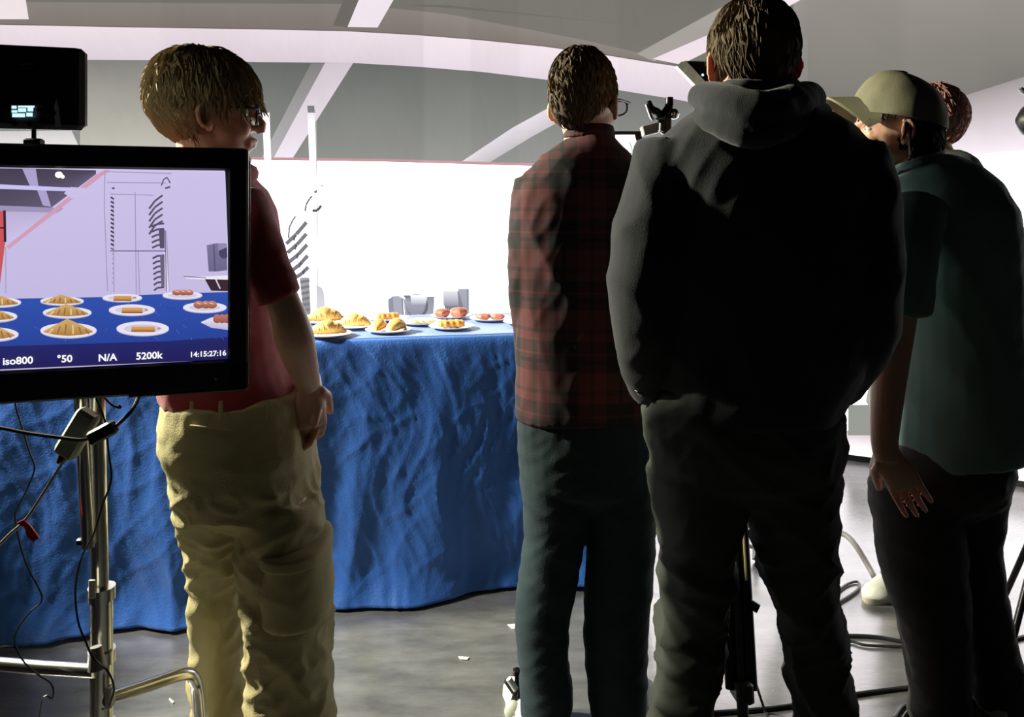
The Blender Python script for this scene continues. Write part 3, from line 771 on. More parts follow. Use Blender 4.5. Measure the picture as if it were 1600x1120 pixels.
tro1 = fuse(tr, 'trousers', M['khaki'], p1, B1, .007, 3, lambda c: (1.0 if c.z < .78 else .55) * (.011 * cr(c.x * 4, c.y * 5, (c.z + .6 * c.x) * 9) + .008 * cr(c.x * 8 + 4, c.y * 8, (c.z - .8 * c.x) * 15) + .005 * cr(c.x * 16, c.y * 12, (c.z + .3 * c.x) * 26) - .008))
mb = MB()   # back pocket welt, waistband seam, cargo pocket
mb.box(P(330, 668, 1.522), (.085, .004, .004), Matrix.Rotation(.1, 3, 'Y'), bev=.001)
mb.build('pocket_welt', M['khaki'], tro1, B1, loc=None)
for px in (300, 345, 420):
    MB().box(P(px, 640, 1.524 if px != 300 else 1.545), (.009, .005, .036), bev=.002).build('belt_loop', M['khaki'], tro1, B1)
pk = MB(); rows(pk, D1, [(418, 512, 826, .088, -.065), (414, 514, 832, .112, -.065), (412, 517, 880, .112, -.065), (414, 518, 925, .108, -.065), (418, 516, 932, .09, -.065)])
fuse(pk, 'cargo_pocket', M['khaki'], tro1, B1, .006, 1, folds(.004, 9, 22, .5))
pk = MB(); rows(pk, D1, [(416, 512, 818, .100, -.065), (412, 515, 822, .118, -.065), (412, 516, 838, .119, -.065), (416, 515, 842, .10, -.065)])
fuse(pk, 'pocket_flap', M['khaki'], tro1, B1, .004, 1)
shoe(p1, B1, (P(352, 700, 1.78).x - .06, 1.70, 0), math.radians(25), M['shoe_d']); shoe(p1, B1, (P(455, 700, 1.65).x - .08, 1.62, 0), math.radians(5), M['shoe_d'])

# ---- person in the plaid shirt
D2 = 2.0; B2 = Vector(((915 - CX) / F * D2, D2, 0))
H2 = head_frame(P(915, 165, D2), math.radians(58), 0.0, 0, 1.02)
tor2 = [(888, 955, 214, .07, 0), (872, 968, 226, .09, 0), (846, 985, 244, .105, 0), (818, 1008, 272, .115, 0), (800, 1025, 310, .12, 0), (795, 1030, 355, .125, 0), (800, 1028, 420, .125, 0), (806, 1022, 480, .12, 0), (806, 1020, 540, .12, 0), (806, 1022, 590, .125, 0), (805, 1024, 630, .13, 0), (806, 1022, 648, .13, 0, .03)]
hip2 = [(815, 1016, 590, .11, 0), (808, 1020, 640, .12, 0), (810, 1021, 700, .13, 0), (815, 1020, 755, .115, 0), (840, 995, 785, .07, 0), (870, 965, 797, .03, 0)]
ll2 = [(813, 918, 745, .10, 0), (817, 917, 790, .10, 0), (820, 912, 840, .095, 0), (813, 904, 890, .09, 0), (807, 897, 930, .085, 0), (806, 888, 980, .08, 0), (811, 887, 1030, .08, 0), (813, 893, 1070, .08, 0), (812, 893, 1098, .08, 0), (815, 890, 1114, .08, 0)]
rl2 = [(912, 1020, 745, .10, 0), (918, 1022, 790, .10, 0), (919, 1022, 850, .095, .01), (915, 1020, 900, .09, .01), (914, 1014, 950, .085, .01), (913, 1010, 1000, .08, .01), (916, 1012, 1050, .08, .01), (920, 1008, 1095, .08, .01), (922, 1006, 1114, .08, .01)]
b = MB(); add_head(b, H2)
b.tube([P(905, 170, D2), P(914, 200, D2), P(920, 235, D2)], [.060, .058, .066], n=18)
rows(b, D2, tor2, .016); rows(b, D2, hip2, .016); rows(b, D2, ll2, .02); rows(b, D2, rl2, .02)
a2l = [P(830, 290, 2.0), P(826, 380, 1.99), P(824, 470, 2.0), P(826, 545, 2.10), P(832, 590, 2.16)]
b.tube(a2l, [.045, .042, .038, .032, .026], n=14, smooth=3); hand(b, P(832, 588, 2.15), (.35, .1, -.6), (.7, -.2, .3), 1, .6)
a2r = [P(1000, 290, 2.0), P(1004, 380, 1.99), P(1004, 470, 2.0), P(1000, 545, 2.10), P(995, 585, 2.16)]
b.tube(a2r, [.045, .042, .038, .032, .026], n=14, smooth=3); hand(b, P(995, 585, 2.15), (-.35, .1, -.6), (-.7, -.2, .3), -1, .6)
p2 = person(b, B2, 'person in dark red plaid shirt and teal-dark jeans seen from behind, wearing glasses')
eyes(H2, p2, B2)
hair(H2, M['hair_d'], p2, B2, 'short', vol=(.106, .079, .112), cen=(-.014, 0, .030), count=2200, length=.024, wild=.3, seed=9, rad=.0012,
     bulge=lambda d: .05 * max(0, d.z) + .07 * max(0, d.z) * max(0, d.y))
glasses(H2, p2, B2, w_=.046, xoff=.108, rim=.0024)
sh = MB(); rows(sh, D2, tor2)
sh.tube([P(838, 284, 2.0), P(828, 360, 1.985), P(826, 470, 1.99), P(830, 545, 2.08), P(836, 588, 2.14)], [.060, .055, .050, .044, .04], n=16, smooth=3)
sh.tube([P(992, 284, 2.0), P(1000, 360, 1.985), P(1002, 470, 1.99), P(998, 545, 2.08), P(992, 588, 2.14)], [.060, .055, .050, .044, .04], n=16, smooth=3)
fuse(sh, 'plaid_shirt', M['plaid'], p2, B2, .007, 3, folds(.006, 7, 8, 1.1, 3))
cl = MB(); rows(cl, D2, [(878, 962, 216, .074, 0), (884, 958, 198, .068, 0), (886, 954, 196, .064, 0)])
fuse(cl, 'collar', M['plaid'], p2, B2, .005, 1)
tr = MB(); rows(tr, D2, hip2); rows(tr, D2, ll2); rows(tr, D2, rl2)
fuse(tr, 'jeans', M['jeans'], p2, B2, .007, 3, folds(.006, 6, 15, .6, 5))
shoe(p2, B2, (P(850, 1100, 2.0).x, 1.90, 0), math.radians(105), M['shoe_w']); shoe(p2, B2, (P(965, 1100, 2.0).x, 1.92, 0), math.radians(72), M['shoe_d'])

# ---- person in the dark hoodie
D3 = 1.70; B3 = Vector(((1175 - CX) / F * D3, D3, 0))
H3 = head_frame(P(1174, 99, D3), math.radians(90), 0.0, 0, 1.06)
tor3 = [(1105, 1245, 162, .09, 0), (1078, 1295, 180, .11, 0), (1048, 1326, 200, .13, 0), (1022, 1350, 228, .14, 0), (1006, 1366, 268, .15, 0), (998, 1374, 320, .155, 0), (996, 1378, 380, .16, 0), (1000, 1378, 440, .16, 0), (1008, 1370, 500, .16, 0), (1018, 1350, 560, .16, 0), (1024, 1325, 610, .155, 0), (1022, 1312, 634, .15, 0), (1024, 1308, 646, .145, 0)]
hip3 = [(1020, 1305, 600, .135, 0), (1006, 1312, 645, .145, 0), (1010, 1314, 690, .15, 0), (1020, 1304, 735, .14, 0), (1050, 1270, 768, .09, 0), (1100, 1220, 788, .04, 0)]
ll3 = [(1014, 1168, 735, .12, 0), (1022, 1160, 785, .12, 0), (1030, 1150, 835, .115, 0), (1036, 1143, 890, .11, 0), (1040, 1132, 940, .105, 0), (1026, 1126, 975, .10, 0), (1030, 1122, 1030, .10, 0), (1024, 1114, 1090, .10, 0), (1020, 1108, 1130, .10, 0), (1026, 1104, 1200, .095, 0), (1032, 1102, 1270, .09, 0)]
rl3 = [(1150, 1308, 735, .12, 0), (1164, 1302, 785, .12, 0), (1180, 1298, 835, .115, 0), (1192, 1298, 885, .11, 0), (1206, 1304, 930, .105, 0), (1222, 1312, 970, .10, 0), (1230, 1320, 1020, .10, 0), (1238, 1324, 1070, .10, 0), (1250, 1328, 1125, .10, 0), (1256, 1330, 1200, .095, 0), (1260, 1330, 1270, .09, 0)]
b = MB(); add_head(b, H3)
b.tube([P(1172, 110, D3), P(1172, 140, D3), P(1172, 190, D3)], [.070, .070, .08], n=18, flat=1.0)
rows(b, D3, tor3, .03); rows(b, D3, hip3, .02); rows(b, D3, ll3, .025); rows(b, D3, rl3, .025)
a3l = [P(1040, 260, 1.70), P(1006, 380, 1.66), P(996, 480, 1.64), P(1004, 560, 1.68), P(1012, 612, 1.74)]
b.tube(a3l, [.055, .05, .045, .036, .028], n=14, smooth=3); hand(b, P(1012, 606, 1.74), (.12, .1, -.7), (.8, 0, .1), 1, .3, L=.17)
a3r = [P(1335, 260, 1.70), P(1358, 380, 1.66), P(1362, 480, 1.64), P(1335, 560, 1.68), P(1302, 606, 1.74)]
b.tube(a3r, [.055, .05, .045, .036, .028], n=14, smooth=3); hand(b, P(1300, 604, 1.74), (-.12, .1, -.7), (-.8, 0, .1), -1, .3, L=.17)
p3 = person(b, B3, 'tall person in black hoodie seen from behind, short brown hair, hands in pockets')
eyes(H3, p3, B3)
hair(H3, M['hair_d'], p3, B3, 'short', vol=(.108, .088, .104), cen=(-.012, 0, .032), count=2800, length=.034, wild=.25, seed=12, rad=.0013)
sh = MB(); rows(sh, D3, tor3)
sh.tube([P(1052, 246, 1.70), P(1022, 330, 1.66), P(1006, 420, 1.635), P(1004, 500, 1.64), P(1012, 560, 1.67), P(1014, 612, 1.72)], [.086, .080, .074, .070, .060, .042], n=20, smooth=4)
sh.tube([P(1322, 246, 1.70), P(1346, 330, 1.66), P(1354, 420, 1.635), P(1352, 500, 1.64), P(1328, 565, 1.67), P(1302, 614, 1.72)], [.086, .080, .072, .070, .060, .042], n=20, smooth=4)
hd = fuse(sh, 'hoodie', M['hood'], p3, B3, .008, 3, folds(.010, 4.5, 6, 1.2, 8))
hb = MB()   # the hood lying on the shoulders
hb.tube([P(1092, 160, 1.78), P(1100, 150, 1.70), P(1130, 160, 1.60), P(1178, 176, 1.555), P(1230, 164, 1.60), P(1262, 152, 1.69), P(1270, 158, 1.78)], [.022, .034, .044, .050, .046, .036, .022], n=16, smooth=5, flat=.9)
hb.tube([P(1088, 188, 1.70), P(1120, 190, 1.60), P(1176, 206, 1.55), P(1240, 190, 1.60), P(1286, 176, 1.70)], [.024, .036, .042, .036, .024], n=16, smooth=5, flat=.8)
hb.tube([P(1118, 152, 1.72), P(1140, 142, 1.64), P(1178, 140, 1.61), P(1212, 140, 1.64), P(1240, 134, 1.72)], [.018, .022, .024, .024, .018], n=14, smooth=5)
fuse(hb, 'hood', M['hood'], hd, B3, .006, 3, folds(.005, 9, 12, .8, 2))
MB().tube([P(993, 608, 1.665), P(999, 615, 1.655), P(1006, 620, 1.66)], .0035, n=8, smooth=3).build('wristwatch_glint', M['chrome'], p3, B3)  # short chrome arc, shaped as the glint of the watch
tr = MB(); rows(tr, D3, hip3); rows(tr, D3, ll3); rows(tr, D3, rl3)
fuse(tr, 'trousers', M['grpant'], p3, B3, .007, 3, lambda c: (1.0 if c.z < .62 else .5) * (.012 * cr(c.x * 4, c.y * 5, (c.z + .6 * c.x) * 12) + .009 * cr(c.x * 8 + 4, c.y * 8, (c.z - .8 * c.x) * 18) - .006))
shoe(p3, B3, (P(1068, 1100, 1.70).x, 1.60, 0), math.radians(98), M['shoe_d']); shoe(p3, B3, (P(1294, 1100, 1.70).x, 1.60, 0), math.radians(80), M['shoe_d'])

# ---- person in the olive cap
D4 = 2.05; B4 = Vector(((1490 - CX) / F * D4, D4, 0))
H4 = head_frame(P(1394, 204, D4), math.radians(170), 0.03, 0, 1.0)
tor4 = [(1410, 1486, 246, .08, 0), (1398, 1512, 262, .13, 0), (1388, 1540, 290, .17, 0), (1386, 1562, 330, .19, 0), (1390, 1569, 380, .195, 0), (1394, 1573, 440, .19, 0), (1398, 1579, 500, .185, 0), (1402, 1586, 560, .185, 0), (1402, 1594, 620, .185, 0), (1400, 1597, 665, .185, 0), (1402, 1594, 692, .18, 0, .10), (1404, 1580, 705, .175, 0, .14)]
hip4 = [(1430, 1570, 620, .13, 0), (1414, 1570, 665, .15, 0), (1392, 1568, 705, .155, 0), (1368, 1566, 740, .16, 0), (1368, 1558, 770, .14, 0), (1390, 1540, 800, .08, 0)]
ll4 = [(1362, 1490, 745, .10, -.04), (1368, 1495, 800, .105, -.04), (1378, 1503, 860, .10, -.04), (1390, 1506, 915, .095, -.04), (1408, 1508, 960, .09, -.04), (1420, 1506, 1010, .09, -.04), (1428, 1504, 1060, .09, -.04), (1428, 1506, 1090, .09, -.04), (1430, 1506, 1120, .09, -.04)]
rl4 = [(1455, 1566, 745, .11, .03), (1460, 1558, 790, .11, .03), (1470, 1550, 840, .105, .03), (1478, 1554, 890, .10, .03), (1486, 1562, 940, .095, .03), (1496, 1572, 990, .09, .03), (1504, 1588, 1040, .09, .03), (1512, 1594, 1080, .09, .03), (1520, 1600, 1108, .09, .03)]
b = MB(); add_head(b, H4)
b.tube([P(1402, 215, D4), P(1416, 245, D4), P(1436, 290, D4)], [.056, .054, .05], n=18)
rows(b, D4, tor4, .018); rows(b, D4, hip4, .018); rows(b, D4, ll4, .022); rows(b, D4, rl4, .022)
a4 = [P(1420, 330, 1.87), P(1412, 430, 1.86), P(1402, 500, 1.86), P(1391, 570, 1.84), P(1384, 640, 1.81), P(1382, 690, 1.79), P(1386, 718, 1.785)]
b.tube(a4, [.036, .042, .043, .042, .036, .030, .027], n=16, smooth=3); hand(b, P(1386, 706, 1.785), (.42, -.16, -.88), (.45, .85, .1), -1, .12, L=.175)
a4r = [P(1470, 330, 2.22), P(1440, 430, 2.26), P(1410, 520, 2.25), P(1395, 600, 2.22), P(1390, 650, 2.2)]
b.tube(a4r, [.036, .042, .042, .034, .027], n=16, smooth=3); hand(b, P(1390, 646, 2.2), (.1, .0, -.9), (.5, -.6, .2), 1, .3, L=.18)
p4 = person(b, B4, 'person in olive baseball cap and sage green T-shirt leaning forward at the right', voxel=.0042)
eyes(H4, p4, B4)
hair(H4, M['hair_b'], p4, B4, 'long', vol=(.106, .090, .120), cen=(-.016, 0, .0), count=1700, length=.05, wild=.3, seed=21, shrink=.66, rad=.0014, bulge=lambda d: .12 * max(0, -d.z) * (1 if d.x < .2 else 0))
def cap():
    H4 = globals()['H4'] @ Matrix.Rotation(-.16, 4, 'Y')
    mb = MB(); c = Vector((-.010, 0, .036)); n, m_ = 60, 22; rings = []
    for lay, (sc, rev) in enumerate(((1.0, False), (.975, True))):
        for i in range(m_ + 1):
            t = (PI / 2) * i / m_; t = t if not rev else PI / 2 - t
            ring = []
            for j in range(n):
                a = 2 * PI * j / n
                rz = .118 * (1 + .06 * math.cos(a)) ; seam = 1 - .012 * abs(math.cos(3 * a)) ** 10
                x = .120 * math.cos(a) * math.cos(t) ** .72 * sc * seam; y = .096 * math.sin(a) * math.cos(t) ** .72 * sc * seam
                z = rz * math.sin(t) ** 1.0 * sc - .010 * math.cos(t) + .010 * math.cos(a) * math.cos(t)
                k = 1 + .035 * nz(x * 16, y * 16, z * 12) + .02 * ridge(x * 22, y * 30, z * 10)
                ring.append(H4 @ (c + Vector((x * k, y * k, z))))
            rings.append(ring)
    mb.loft(rings)
    mb.ball(H4 @ (c + Vector((0, 0, .119))), (.009, .009, .005), 12)
    o = mb.build('cap', M['cap'], p4, B4)
    bm_ = MB(); NU, NV = 20, 12; top = []; bot = []
    for v in range(NV + 1):
        for u in range(NU + 1):
            s = u / NU * 2 - 1; t = v / NV; a = s * 1.05
            bx, by = .112 * math.cos(a), .090 * math.sin(a)
            L = .078 * (1 - .55 * abs(s) ** 2.2)
            p = Vector((bx + L * t - .004, by * (1 - .10 * t), -.004 + .046 * (1 - s * s) - .010 * t - .014 * s * s * (1 + .9 * t)))
            top.append(H4 @ (c + p + Vector((0, 0, .003)))); bot.append(H4 @ (c + p - Vector((0, 0, .003))))
    W_ = NU + 1; N_ = len(top); fs = []
    for v in range(NV):
        for u in range(NU):
            q = v * W_ + u; fs.append((q, q + 1, q + W_ + 1, q + W_)); fs.append((N_ + q, N_ + q + W_, N_ + q + W_ + 1, N_ + q + 1))
    edge = [u for u in range(W_)] + [v * W_ + NU for v in range(1, NV + 1)] + [NV * W_ + u for u in range(NU - 1, -1, -1)] + [v * W_ for v in range(NV - 1, 0, -1)]
    for i in range(len(edge)):
        a_, b_ = edge[i], edge[(i + 1) % len(edge)]; fs.append((a_, N_ + a_, N_ + b_, b_))
    bm_.add(top + bot, fs).build('brim', M['cap'], o, B4)
cap()
sh = MB(); rows(sh, D4, tor4)
sh.tube([P(1428, 320, 1.90), P(1420, 380, 1.865), P(1414, 440, 1.855), P(1412, 490, 1.855)], [.074, .070, .064, .062], n=18, smooth=3)
sh.tube([P(1478, 320, 2.18), P(1456, 390, 2.24), P(1438, 450, 2.26)], [.07, .064, .058], n=18, smooth=3)
fuse(sh, 'tshirt', M['tshirt'], p4, B4, .007, 3, folds(.007, 4.5, 6, 1.5, 11))
MB().tube([P(1404, 262, 2.0), P(1398, 270, 2.05), P(1408, 268, 2.11), P(1440, 250, 2.14), P(1470, 238, 2.08), P(1468, 238, 2.0), P(1436, 252, 1.95), P(1404, 262, 2.0)], .010, n=8, smooth=4).build('neckband', M['tshirt'], p4, B4)
tr = MB(); rows(tr, D4, hip4); rows(tr, D4, ll4); rows(tr, D4, rl4)
fuse(tr, 'trousers', M['dkpant'], p4, B4, .007, 3, folds(.007, 5, 13, .6, 14))
shoe(p4, B4, (P(1480, 1100, 2.0).x, 1.92, 0), math.radians(68), M['shoe_d']); shoe(p4, B4, (P(1556, 1100, 2.07).x, 2.0, 0), math.radians(104), M['shoe_w'])

# ---- person mostly hidden behind the olive cap
D5 = 2.62; B5 = Vector(((1440 - CX) / F * D5, D5, 0))
H5 = head_frame(P(1444, 194, D5), math.radians(175), 0, 0, 1.0)
tor5 = [(1440, 1492, 236, .07, 0), (1425, 1510, 250, .14, 0), (1410, 1525, 280, .19, 0), (1402, 1530, 340, .2, 0), (1400, 1528, 420, .19, 0), (1398, 1522, 500, .18, 0), (1390, 1520, 560, .18, 0), (1372, 1520, 610, .18, 0), (1362, 1518, 640, .17, 0)]
hip5 = [(1392, 1510, 590, .15, 0), (1384, 1512, 640, .15, 0), (1380, 1505, 700, .13, 0)]
ll5 = [(1378, 1450, 670, .09, .0), (1374, 1442, 740, .085, .05), (1372, 1430, 800, .075, .09), (1374, 1424, 850, .06, .11), (1375, 1420, 878, .055, .11)]
rl5 = [(1430, 1505, 670, .09, .07), (1436, 1500, 740, .085, .07), (1440, 1496, 800, .075, .07), (1444, 1492, 870, .06, .07), (1446, 1490, 915, .055, .07)]
b = MB(); add_head(b, H5); b.tube([P(1450, 200, D5), P(1458, 230, D5), P(1468, 260, D5)], .056, n=16)
rows(b, D5, tor5, .016); rows(b, D5, hip5, .016); rows(b, D5, ll5, .018); rows(b, D5, rl5, .018)
b.tube([P(1396, 860, 2.73), P(1396, 890, 2.73), P(1392, 912, 2.72)], [.042, .04, .04], n=14)
for yy, sd in ((2.42, 1), (2.84, -1)):
    b.tube([P(1450, 300, yy), P(1440, 420, yy), P(1425, 500, yy), P(1410, 560, yy)], [.045, .04, .035, .026], n=14, smooth=3); hand(b, P(1410, 556, yy), (-.3, 0, -.8), (.3, .6 * sd, 0), sd, .3)
p5 = person(b, B5, 'person with reddish backlit hair and white sneakers standing behind the olive cap', voxel=.007)
eyes(H5, p5, B5)
hair(H5, M['hair_r'], p5, B5, 'mop', vol=(.112, .092, .108), cen=(-.016, 0, .030), count=2000, length=.05, wild=.6, seed=31, rad=.0012, lift=.002, bulge=lambda d: .10 * max(0, -d.x))
sh = MB(); rows(sh, D5, tor5)
for yy in (2.44, 2.82): sh.tube([P(1452, 290, yy), P(1440, 420, yy), P(1426, 490, yy), P(1412, 545, yy)], [.064, .058, .05, .045], n=16, smooth=3)
fuse(sh, 'jacket', M['sweater'], p5, B5, .008, 3, folds(.006, 6, 8, 1))
tr = MB(); rows(tr, D5, hip5); rows(tr, D5, ll5); rows(tr, D5, rl5)
fuse(tr, 'trousers', M['greyp'], p5, B5, .008, 3, folds(.005, 6, 12, .6))
MB().tube([P(1398, 862, 2.73), P(1399, 905, 2.72)], [.045, .040], n=16).build('sock', M['tape'], p5, B5)
FA = FL(1402, 938)
shoe(p5, B5, (1.425, 2.77, 0), math.radians(212), M['shoe_w'], H=.105, L=.24, W=.046); shoe(p5, B5, (P(1490, 900, 2.7).x, 2.72, 0), math.radians(178), M['shoe_w'], H=.11, L=.27)

# ------------------------------------------------------------ monitor in front
MR = P(388, 420, 1.416); ML = P(0, 420, 1.30)
mu = (ML - MR); mu.z = 0; mu.normalize(); mn = Vector((-mu.y, mu.x, 0)); 
if mn.y > 0: mn = -mn            # towards the camera
def monpt(px, py, off=0.0):
    o = MR + mn * off; dr = Vector(((px - CX) / F, 1, -(py - HY) / F)); c0 = Vector((0, 0, CH))
    t = (o - c0).dot(mn) / dr.dot(mn); return c0 + dr * t
tr_, br_ = monpt(375, 234), monpt(388, 609)
tl_, bl_ = monpt(0, 221), monpt(0, 629)
ztop, zbot = (tr_.z + tl_.z) / 2, (br_.z + bl_.z) / 2
MW = 0.74
def mloc(u, z, off=0.0):  # u along the monitor from its right edge
    return Vector((MR.x, MR.y, 0)) + mu * u + mn * off + Vector((0, 0, z))
mbase = mloc(MW / 2, zbot)
mon = empty('monitor', mbase, 'large black-framed monitor at the left showing plates of pastries', 'monitor')
Rm = Matrix((mu, mn, Vector((0, 0, 1)))).transposed()
uR = (monpt(356, 415) - Vector((MR.x, MR.y, 0))).dot(mu); zst = (monpt(350, 266).z + monpt(0, 262).z) / 2; zsb = (monpt(361, 563).z + monpt(0, 579).z) / 2
uL = MW - uR
H_ = ztop - zbot
# bezel: four bars bevelled, back shell
mb = MB()
mb.box(mloc(MW / 2, (ztop + zst) / 2, -.012), (MW, .03, ztop - zst), Rm, bev=.004); mb.box(mloc(MW / 2, (zbot + zsb) / 2, -.012), (MW, .03, zsb - zbot), Rm, bev=.004)
mb.box(mloc(uR / 2, (ztop + zbot) / 2, -.012), (uR, .03, H_), Rm, bev=.004); mb.box(mloc(MW - uR / 2, (ztop + zbot) / 2, -.012), (uR, .03, H_), Rm, bev=.004)
mb.build('bezel', M['black'], mon, mbase)
mb = MB(); mb.box(mloc(MW / 2, (ztop + zbot) / 2, -.040), (MW - .01, .035, H_ - .01), Rm, bev=.012); mb.box(mloc(MW / 2, (ztop + zbot) / 2 - .02, -.064), (MW * .4, .02, H_ * .4), Rm, bev=.008)
mb.build('back_shell', M['black'], mon, mbase)
mb = MB(); mb.box(mloc(-.002, (ztop + zbot) / 2, -.022), (.0022, .003, H_ * .9), Rm); mb.box(mloc(.1, zbot - .0015, -.004), (.2, .012, .002), Rm); mb.build('edge_highlight_trim', M['steel'], mon, mbase)  # side strip stands for the highlight on the monitor's edge; second strip below
MB().ball(monpt(337, 592, .004), .0028, 10).build('power_button', M['steel'], mon, mbase)
MB().box(mloc(.27, ztop - .006, .004), (.085, .003, .006), Rm).build('top_vent', M['blackm'], mon, mbase)

mp_ = Pic(lambda x, y, o: monpt(x, y, o - .010), gain=.95, step=.00003)
xl, xr = -330, 362
def sy0(x): return 262 + .0143 * x
def sy1(x): return 578 - .044 * x
LV = rgb(208, 198, 238); LV2 = rgb(196, 186, 228)
mp_.ruled([(xl, sy0(xl)), (0, sy0(0)), (351, 267)], [(xl, sy1(xl)), (0, sy1(0)), (363, 562)], LV, LV2, m=6)
GR = rgb(72, 66, 84)
mp_.ruled([(xl, 258), (0, 262), (162, 265)], [(xl, 420), (0, 342), (12, 388)][:3], GR) if False else None
mp_.ruled([(xl, 257), (0, 262), (150, 266)], [(xl, 460), (-2, 386), (150, 272)], GR, rgb(104, 96, 122), m=4)
mp_.ruled([(xl, 330), (0, 326), (95, 329)], [(xl, 460), (-2, 386), (60, 352)], rgb(190, 178, 216), LV)
for (a, b_, c, d) in (((35, 264), (56, 264), (47, 291), (60, 291)), ((58, 297), (72, 297), (67, 321), (80, 323)), ((-60, 262), (-40, 262), (-30, 330), (-12, 330))):
    mp_.ruled([a, b_], [c, d], rgb(176, 166, 208))
mp_.ruled([(xl, 283), (0, 288), (110, 293), (150, 297)], [(xl, 290), (0, 295), (110, 299), (130, 300)], rgb(206, 200, 248))
mp_.ruled([(xl, 321), (0, 321), (100, 325)], [(xl, 332), (0, 330), (88, 332)], rgb(162, 150, 190))
mp_.ruled([(10, 385), (150, 273), (166, 264)], [(14, 389), (154, 279), (172, 266)], rgb(214, 160, 186))
mp_.ruled([(110, 292), (152, 295)], [(100, 302), (112, 310)], LV)
mp_.blob(92, 273, 6, 5, (1.3, 1.3, 1.3)); mp_.blob(98, 276, 3, 3, (1.3, 1.3, 1.3))
mp_.ruled([(xl, 330), (0, 330), (9, 328)], [(xl, 470), (0, 444), (8, 380)], rgb(206, 90, 96)); mp_.line([(7, 329), (8, 378)], 4, rgb(60, 30, 50)); mp_.line([(-20, 356), (9, 356)], 2, rgb(60, 30, 50)); mp_.line([(9, 386), (9, 458)], 1.5, rgb(180, 160, 190))
DK = rgb(96, 88, 118); MD = rgb(160, 150, 186)
for ln in ([(164, 268), (268, 271)], [(167, 285), (260, 286)], [(172, 303), (240, 305)], [(164, 268), (163, 320), (168, 455)], [(211, 300), (213, 460)], [(216, 392), (218, 460)], [(177, 310), (178, 456)], [(260, 360), (264, 455)]): mp_.line(ln, 1.3, MD)
mp_.line([(172, 392), (258, 392)], 1.5, DK); mp_.line([(258, 394), (262, 455)], 4, rgb(226, 220, 244)); mp_.line([(258, 360), (260, 455)], 1.3, DK)
mp_.line([(252, 290), (256, 280), (261, 277), (266, 286)], 2, DK); mp_.line([(258, 294), (266, 292)], 3, DK); mp_.blob(177, 294, 2.5, 1.6, DK)
for k in range(13):
    mp_.line([(173, 308 + k * 6.6), (178, 311 + k * 6.6)], 2.6 if k < 12 else 1.5, rgb(60, 54, 74))
for k in range(7): mp_.line([(175, 396 + k * 7.5), (178, 398 + k * 7.5)], 1.6, MD)
for k in range(5): mp_.line([(233, 326 + k * 10), (242, 314 + k * 9.6), (254, 305 + k * 10)], 3.2, rgb(98, 90, 112))
for k in range(13):
    yy = 350 + k * 8.3
    if abs(yy - 391) < 5: continue
    mp_.line([(236 + k * .4, yy + 4), (246, yy), (256.5, yy - 1)], 3.0, rgb(88, 80, 104)); 
mp_.ruled([(248, 360), (257, 358)], [(250, 388), (257, 388)], rgb(92, 84, 110)); mp_.ruled([(250, 398), (257, 398)], [(252, 448), (257, 448)], rgb(110, 102, 130))
mp_.ruled([(323, 383), (338, 380), (354, 380)], [(326, 424), (340, 424), (355, 422)], rgb(126, 120, 158), rgb(112, 106, 144)); mp_.blob(350, 394, 8, 10, rgb(78, 72, 104)); mp_.line([(334, 381), (336, 424)], 2, rgb(90, 84, 114)); mp_.ruled([(341, 380), (354, 380)], [(341, 392), (355, 386)], rgb(150, 142, 180))
mp_.ruled([(287, 433), (320, 432), (356, 430)], [(292, 435), (322, 437), (356, 438)], rgb(240, 236, 250)); mp_.line([(287, 432), (322, 434)], 1.2, DK)
mp_.ruled([(320, 436), (356, 437)], [(330, 454), (357, 455)], rgb(62, 44, 56)); mp_.line([(337, 436), (344, 451)], 2, rgb(230, 220, 235))
# blue table of the picture
BL = rgb(52, 84, 176); BL2 = rgb(44, 70, 158); BD = rgb(40, 42, 108)
mp_.ruled([(xl, 472), (0, 467), (160, 464), (260, 459), (358, 456)], [(xl, 560), (0, 541), (160, 536), (260, 533), (360, 526)], BL, BL2, m=3)
mp_.ruled([(xl, 560), (0, 541), (160, 536), (260, 533), (360, 526)], [(xl, sy1(xl)), (0, sy1(0)), (160, sy1(160)), (260, sy1(260)), (363, 562)], BD, rgb(36, 32, 92), m=2)
rd = random.Random(5)
for k in range(60):
    x = rd.uniform(0, 350); y = rd.uniform(472, 528); mp_.line([(x, y), (x + rd.uniform(-5, 9), y + rd.uniform(2, 7))], rd.uniform(.6, 1.5), rgb(66, 100, 190) if k % 2 else rgb(42, 70, 160)); mp_.layer -= 1
mp_.layer += 1
PW = rgb(236, 232, 248); PS = rgb(190, 186, 216)
